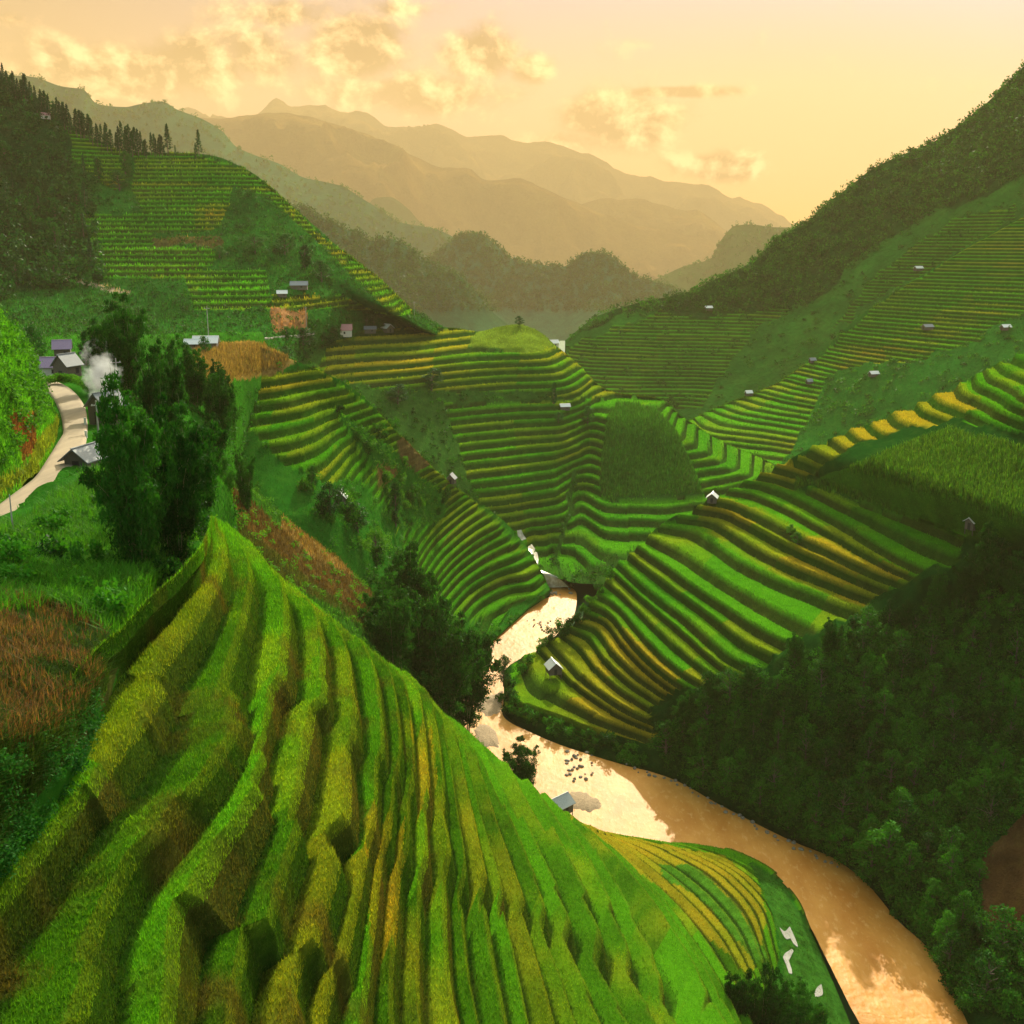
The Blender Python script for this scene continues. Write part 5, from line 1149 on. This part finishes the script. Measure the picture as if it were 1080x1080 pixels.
gravel([(594,836),(612,834),(628,840),(638,850),(622,858),(600,852)], 0.4)
def rock_me(seed):
    g_ = np.random.default_rng(seed); th = np.linspace(0, math.pi, 7); ph = np.linspace(0, 2 * math.pi, 11)[:-1]
    V = np.array([(math.sin(a) * math.cos(b_), math.sin(a) * math.sin(b_), math.cos(a)) for a in th for b_ in ph]); V *= (0.75 + 0.4 * vnoise(V[:, 0] * 2 + seed * 7 + 9, V[:, 1] * 2 + V[:, 2] * 1.7 + 9, seed))[:, None] * g_.uniform(0.7, 1.2, 3)
    Fq = np.array([(r * 10 + k_, (r + 1) * 10 + k_, (r + 1) * 10 + (k_ + 1) % 10, r * 10 + (k_ + 1) % 10) for r in range(6) for k_ in range(10)])
    return mesh_np('river_boulder', V, Fq, M_ROCK)
RK = [rock_me(s_) for s_ in (1, 2, 3)]
def rocks(pts, lo, hi, lab, grp):
    for u, v in pts:
        o = link('river_boulder', RK[random.randrange(3)], None, tuple(np.array(pxz(u, v, 0.1)))); s_ = random.uniform(lo, hi); o.scale = (s_, s_, s_ * 0.7); o.rotation_euler = (0, 0, random.random() * 6)
        tag(o, lab, 'boulder', grp)
rocks([(random.uniform(570, 604), random.uniform(612, 628)) for _ in range(34)], 0.5, 1.2, 'grey boulder where the white stream meets the river', 'boulders at the stream mouth')
rocks([(596 + 30 * random.random(), 792 + 36 * random.random()) for _ in range(34)], 0.25, 0.7, 'dark stone in the shallows near the plank roofed hut', 'stones in the river shallows')
rocks([(random.gauss(574, 8), random.gauss(660, 5)) for _ in range(24)], 0.25, 0.6, 'small dark stone breaking the upper river surface', 'stones in the upper river')
rocks([(np.interp(t_, [0, 1], [660, 880]) + random.uniform(-4, 4), np.interp(t_, [0, .25, .6, 1], [806, 824, 868, 912]) + random.uniform(-1, 3)) for t_ in np.linspace(0, 1, 40)], 0.3, 0.8, 'pale stone at the water edge under the wooded bank', 'stones along the wooded bank')
M_POOL = plain_mat('sky_pale_water', (0.30,0.285,0.25), (0.44,0.42,0.37), 0.4, 0.06, None, 0.02)  # pale base colour stands in for bright sky reflected in the pools
for poly in ([(820,976),(826,981),(833,975),(836,981),(842,995),(843,1001),(838,997),(834,990),(829,991),(824,985)],[(836,998),(838,1001),(832,1006),(831,1013),(835,1022),(836,1030),(832,1029),(829,1020),(825,1010),(826,1005)],[(858,1046),(862,1040),(867,1036),(869,1048),(864,1052),(859,1052)]):
    P = np.array([pick('terraced_hillside', u, v) for u, v in poly]); P = np.array([pxz(u, v, p_[2] + 0.10) for (u, v), p_ in zip(poly, P)]); P = hermite(np.arange(len(P) + 1), np.vstack([P, P[:1]]), np.linspace(0, len(P), 41)[:-1]); c_ = P.mean(0); P = c_ + (P - c_) * 0.82; n = len(P)
    V = np.concatenate([P, P * 0.5 + c_ * 0.5, P - np.array([0, 0, 0.8]), c_[None]]); k = MB(); k.add([tuple(p_) for p_ in V], [(a_, (a_+1) % n, n + (a_+1) % n, n + a_) for a_ in range(n)] + [(n + a_, n + (a_+1) % n, 3*n) for a_ in range(n)] + [(a_, 2*n + a_, 2*n + (a_+1) % n, (a_+1) % n) for a_ in range(n)])
    tag(k.build('puddle', M_POOL), kind='structure')
# hedge along the bend
hp = [np.array(pxz(u, v, 112.8)) for u, v in ((50,405),(62,402),(75,403),(88,408),(95,415))]
gg = np.random.default_rng(5); cs = hermite(np.arange(5), np.array(hp), np.linspace(0, 4, 70)) + np.array([0, 0, 0.7])
V, Fc = leaves(blob_pts(cs, np.full((70, 3), 0.9), 90, gg, 0.5), 0.3, 0.16, gg); tag(link('hedge', mesh_np('hedge', V, Fc, LF_LIGHT)), 'bright clipped green hedge along the inside of the road bend', 'hedge')
# ------------------------------------------------------------------ smoke over the hut
c0 = np.array(pxz(114, 446, 112.4)) + np.array([-0.6, 0.0, 7.6])
k = MB(); n = 16
for r_ in range(9):
    z = -1 + 2 * r_ / 8; q = math.sqrt(max(0.02, 1 - z * z))
    for j in range(n): k.v.append((3.6 * q * math.cos(6.283 * j / n), 3.0 * q * math.sin(6.283 * j / n), 5.5 * z))
k.f = [(r_*n+j, r_*n+(j+1)%n, (r_+1)*n+(j+1)%n, (r_+1)*n+j) for r_ in range(8) for j in range(n)] + [tuple(range(n))[::-1], tuple(range(8*n, 9*n))]
m = bpy.data.materials.new('smoke'); m.use_nodes = True; t = m.node_tree; t.nodes.clear(); o_ = N(t, 'ShaderNodeOutputMaterial'); pv = N(t, 'ShaderNodeVolumePrincipled')
pv.inputs['Color'].default_value = (0.95, 0.97, 0.97, 1); pv.inputs['Anisotropy'].default_value = 0.2
tc = N(t, 'ShaderNodeTexCoord'); mp = N(t, 'ShaderNodeMapping'); mp.inputs['Scale'].default_value = (1/3.6, 1/3.0, 1/5.5); t.links.new(tc.outputs['Object'], mp.inputs[0])
gr = N(t, 'ShaderNodeVectorMath', operation='LENGTH'); t.links.new(mp.outputs[0], gr.inputs[0])
nz = noise(t, 0.45, 4, 0.6, tc.outputs['Object'])
dn = math_(t, 'MULTIPLY', math_(t, 'MAXIMUM', math_(t, 'SUBTRACT', math_(t, 'MULTIPLY_ADD', nz, 2.0, -0.45), math_(t, 'MULTIPLY', gr.outputs['Value'], 0.75)), 0.0), 0.9)
t.links.new(dn, pv.inputs['Density']); t.links.new(pv.outputs[0], o_.inputs['Volume'])
tag(k.build('smoke', m, None, tuple(c0)), kind='stuff')
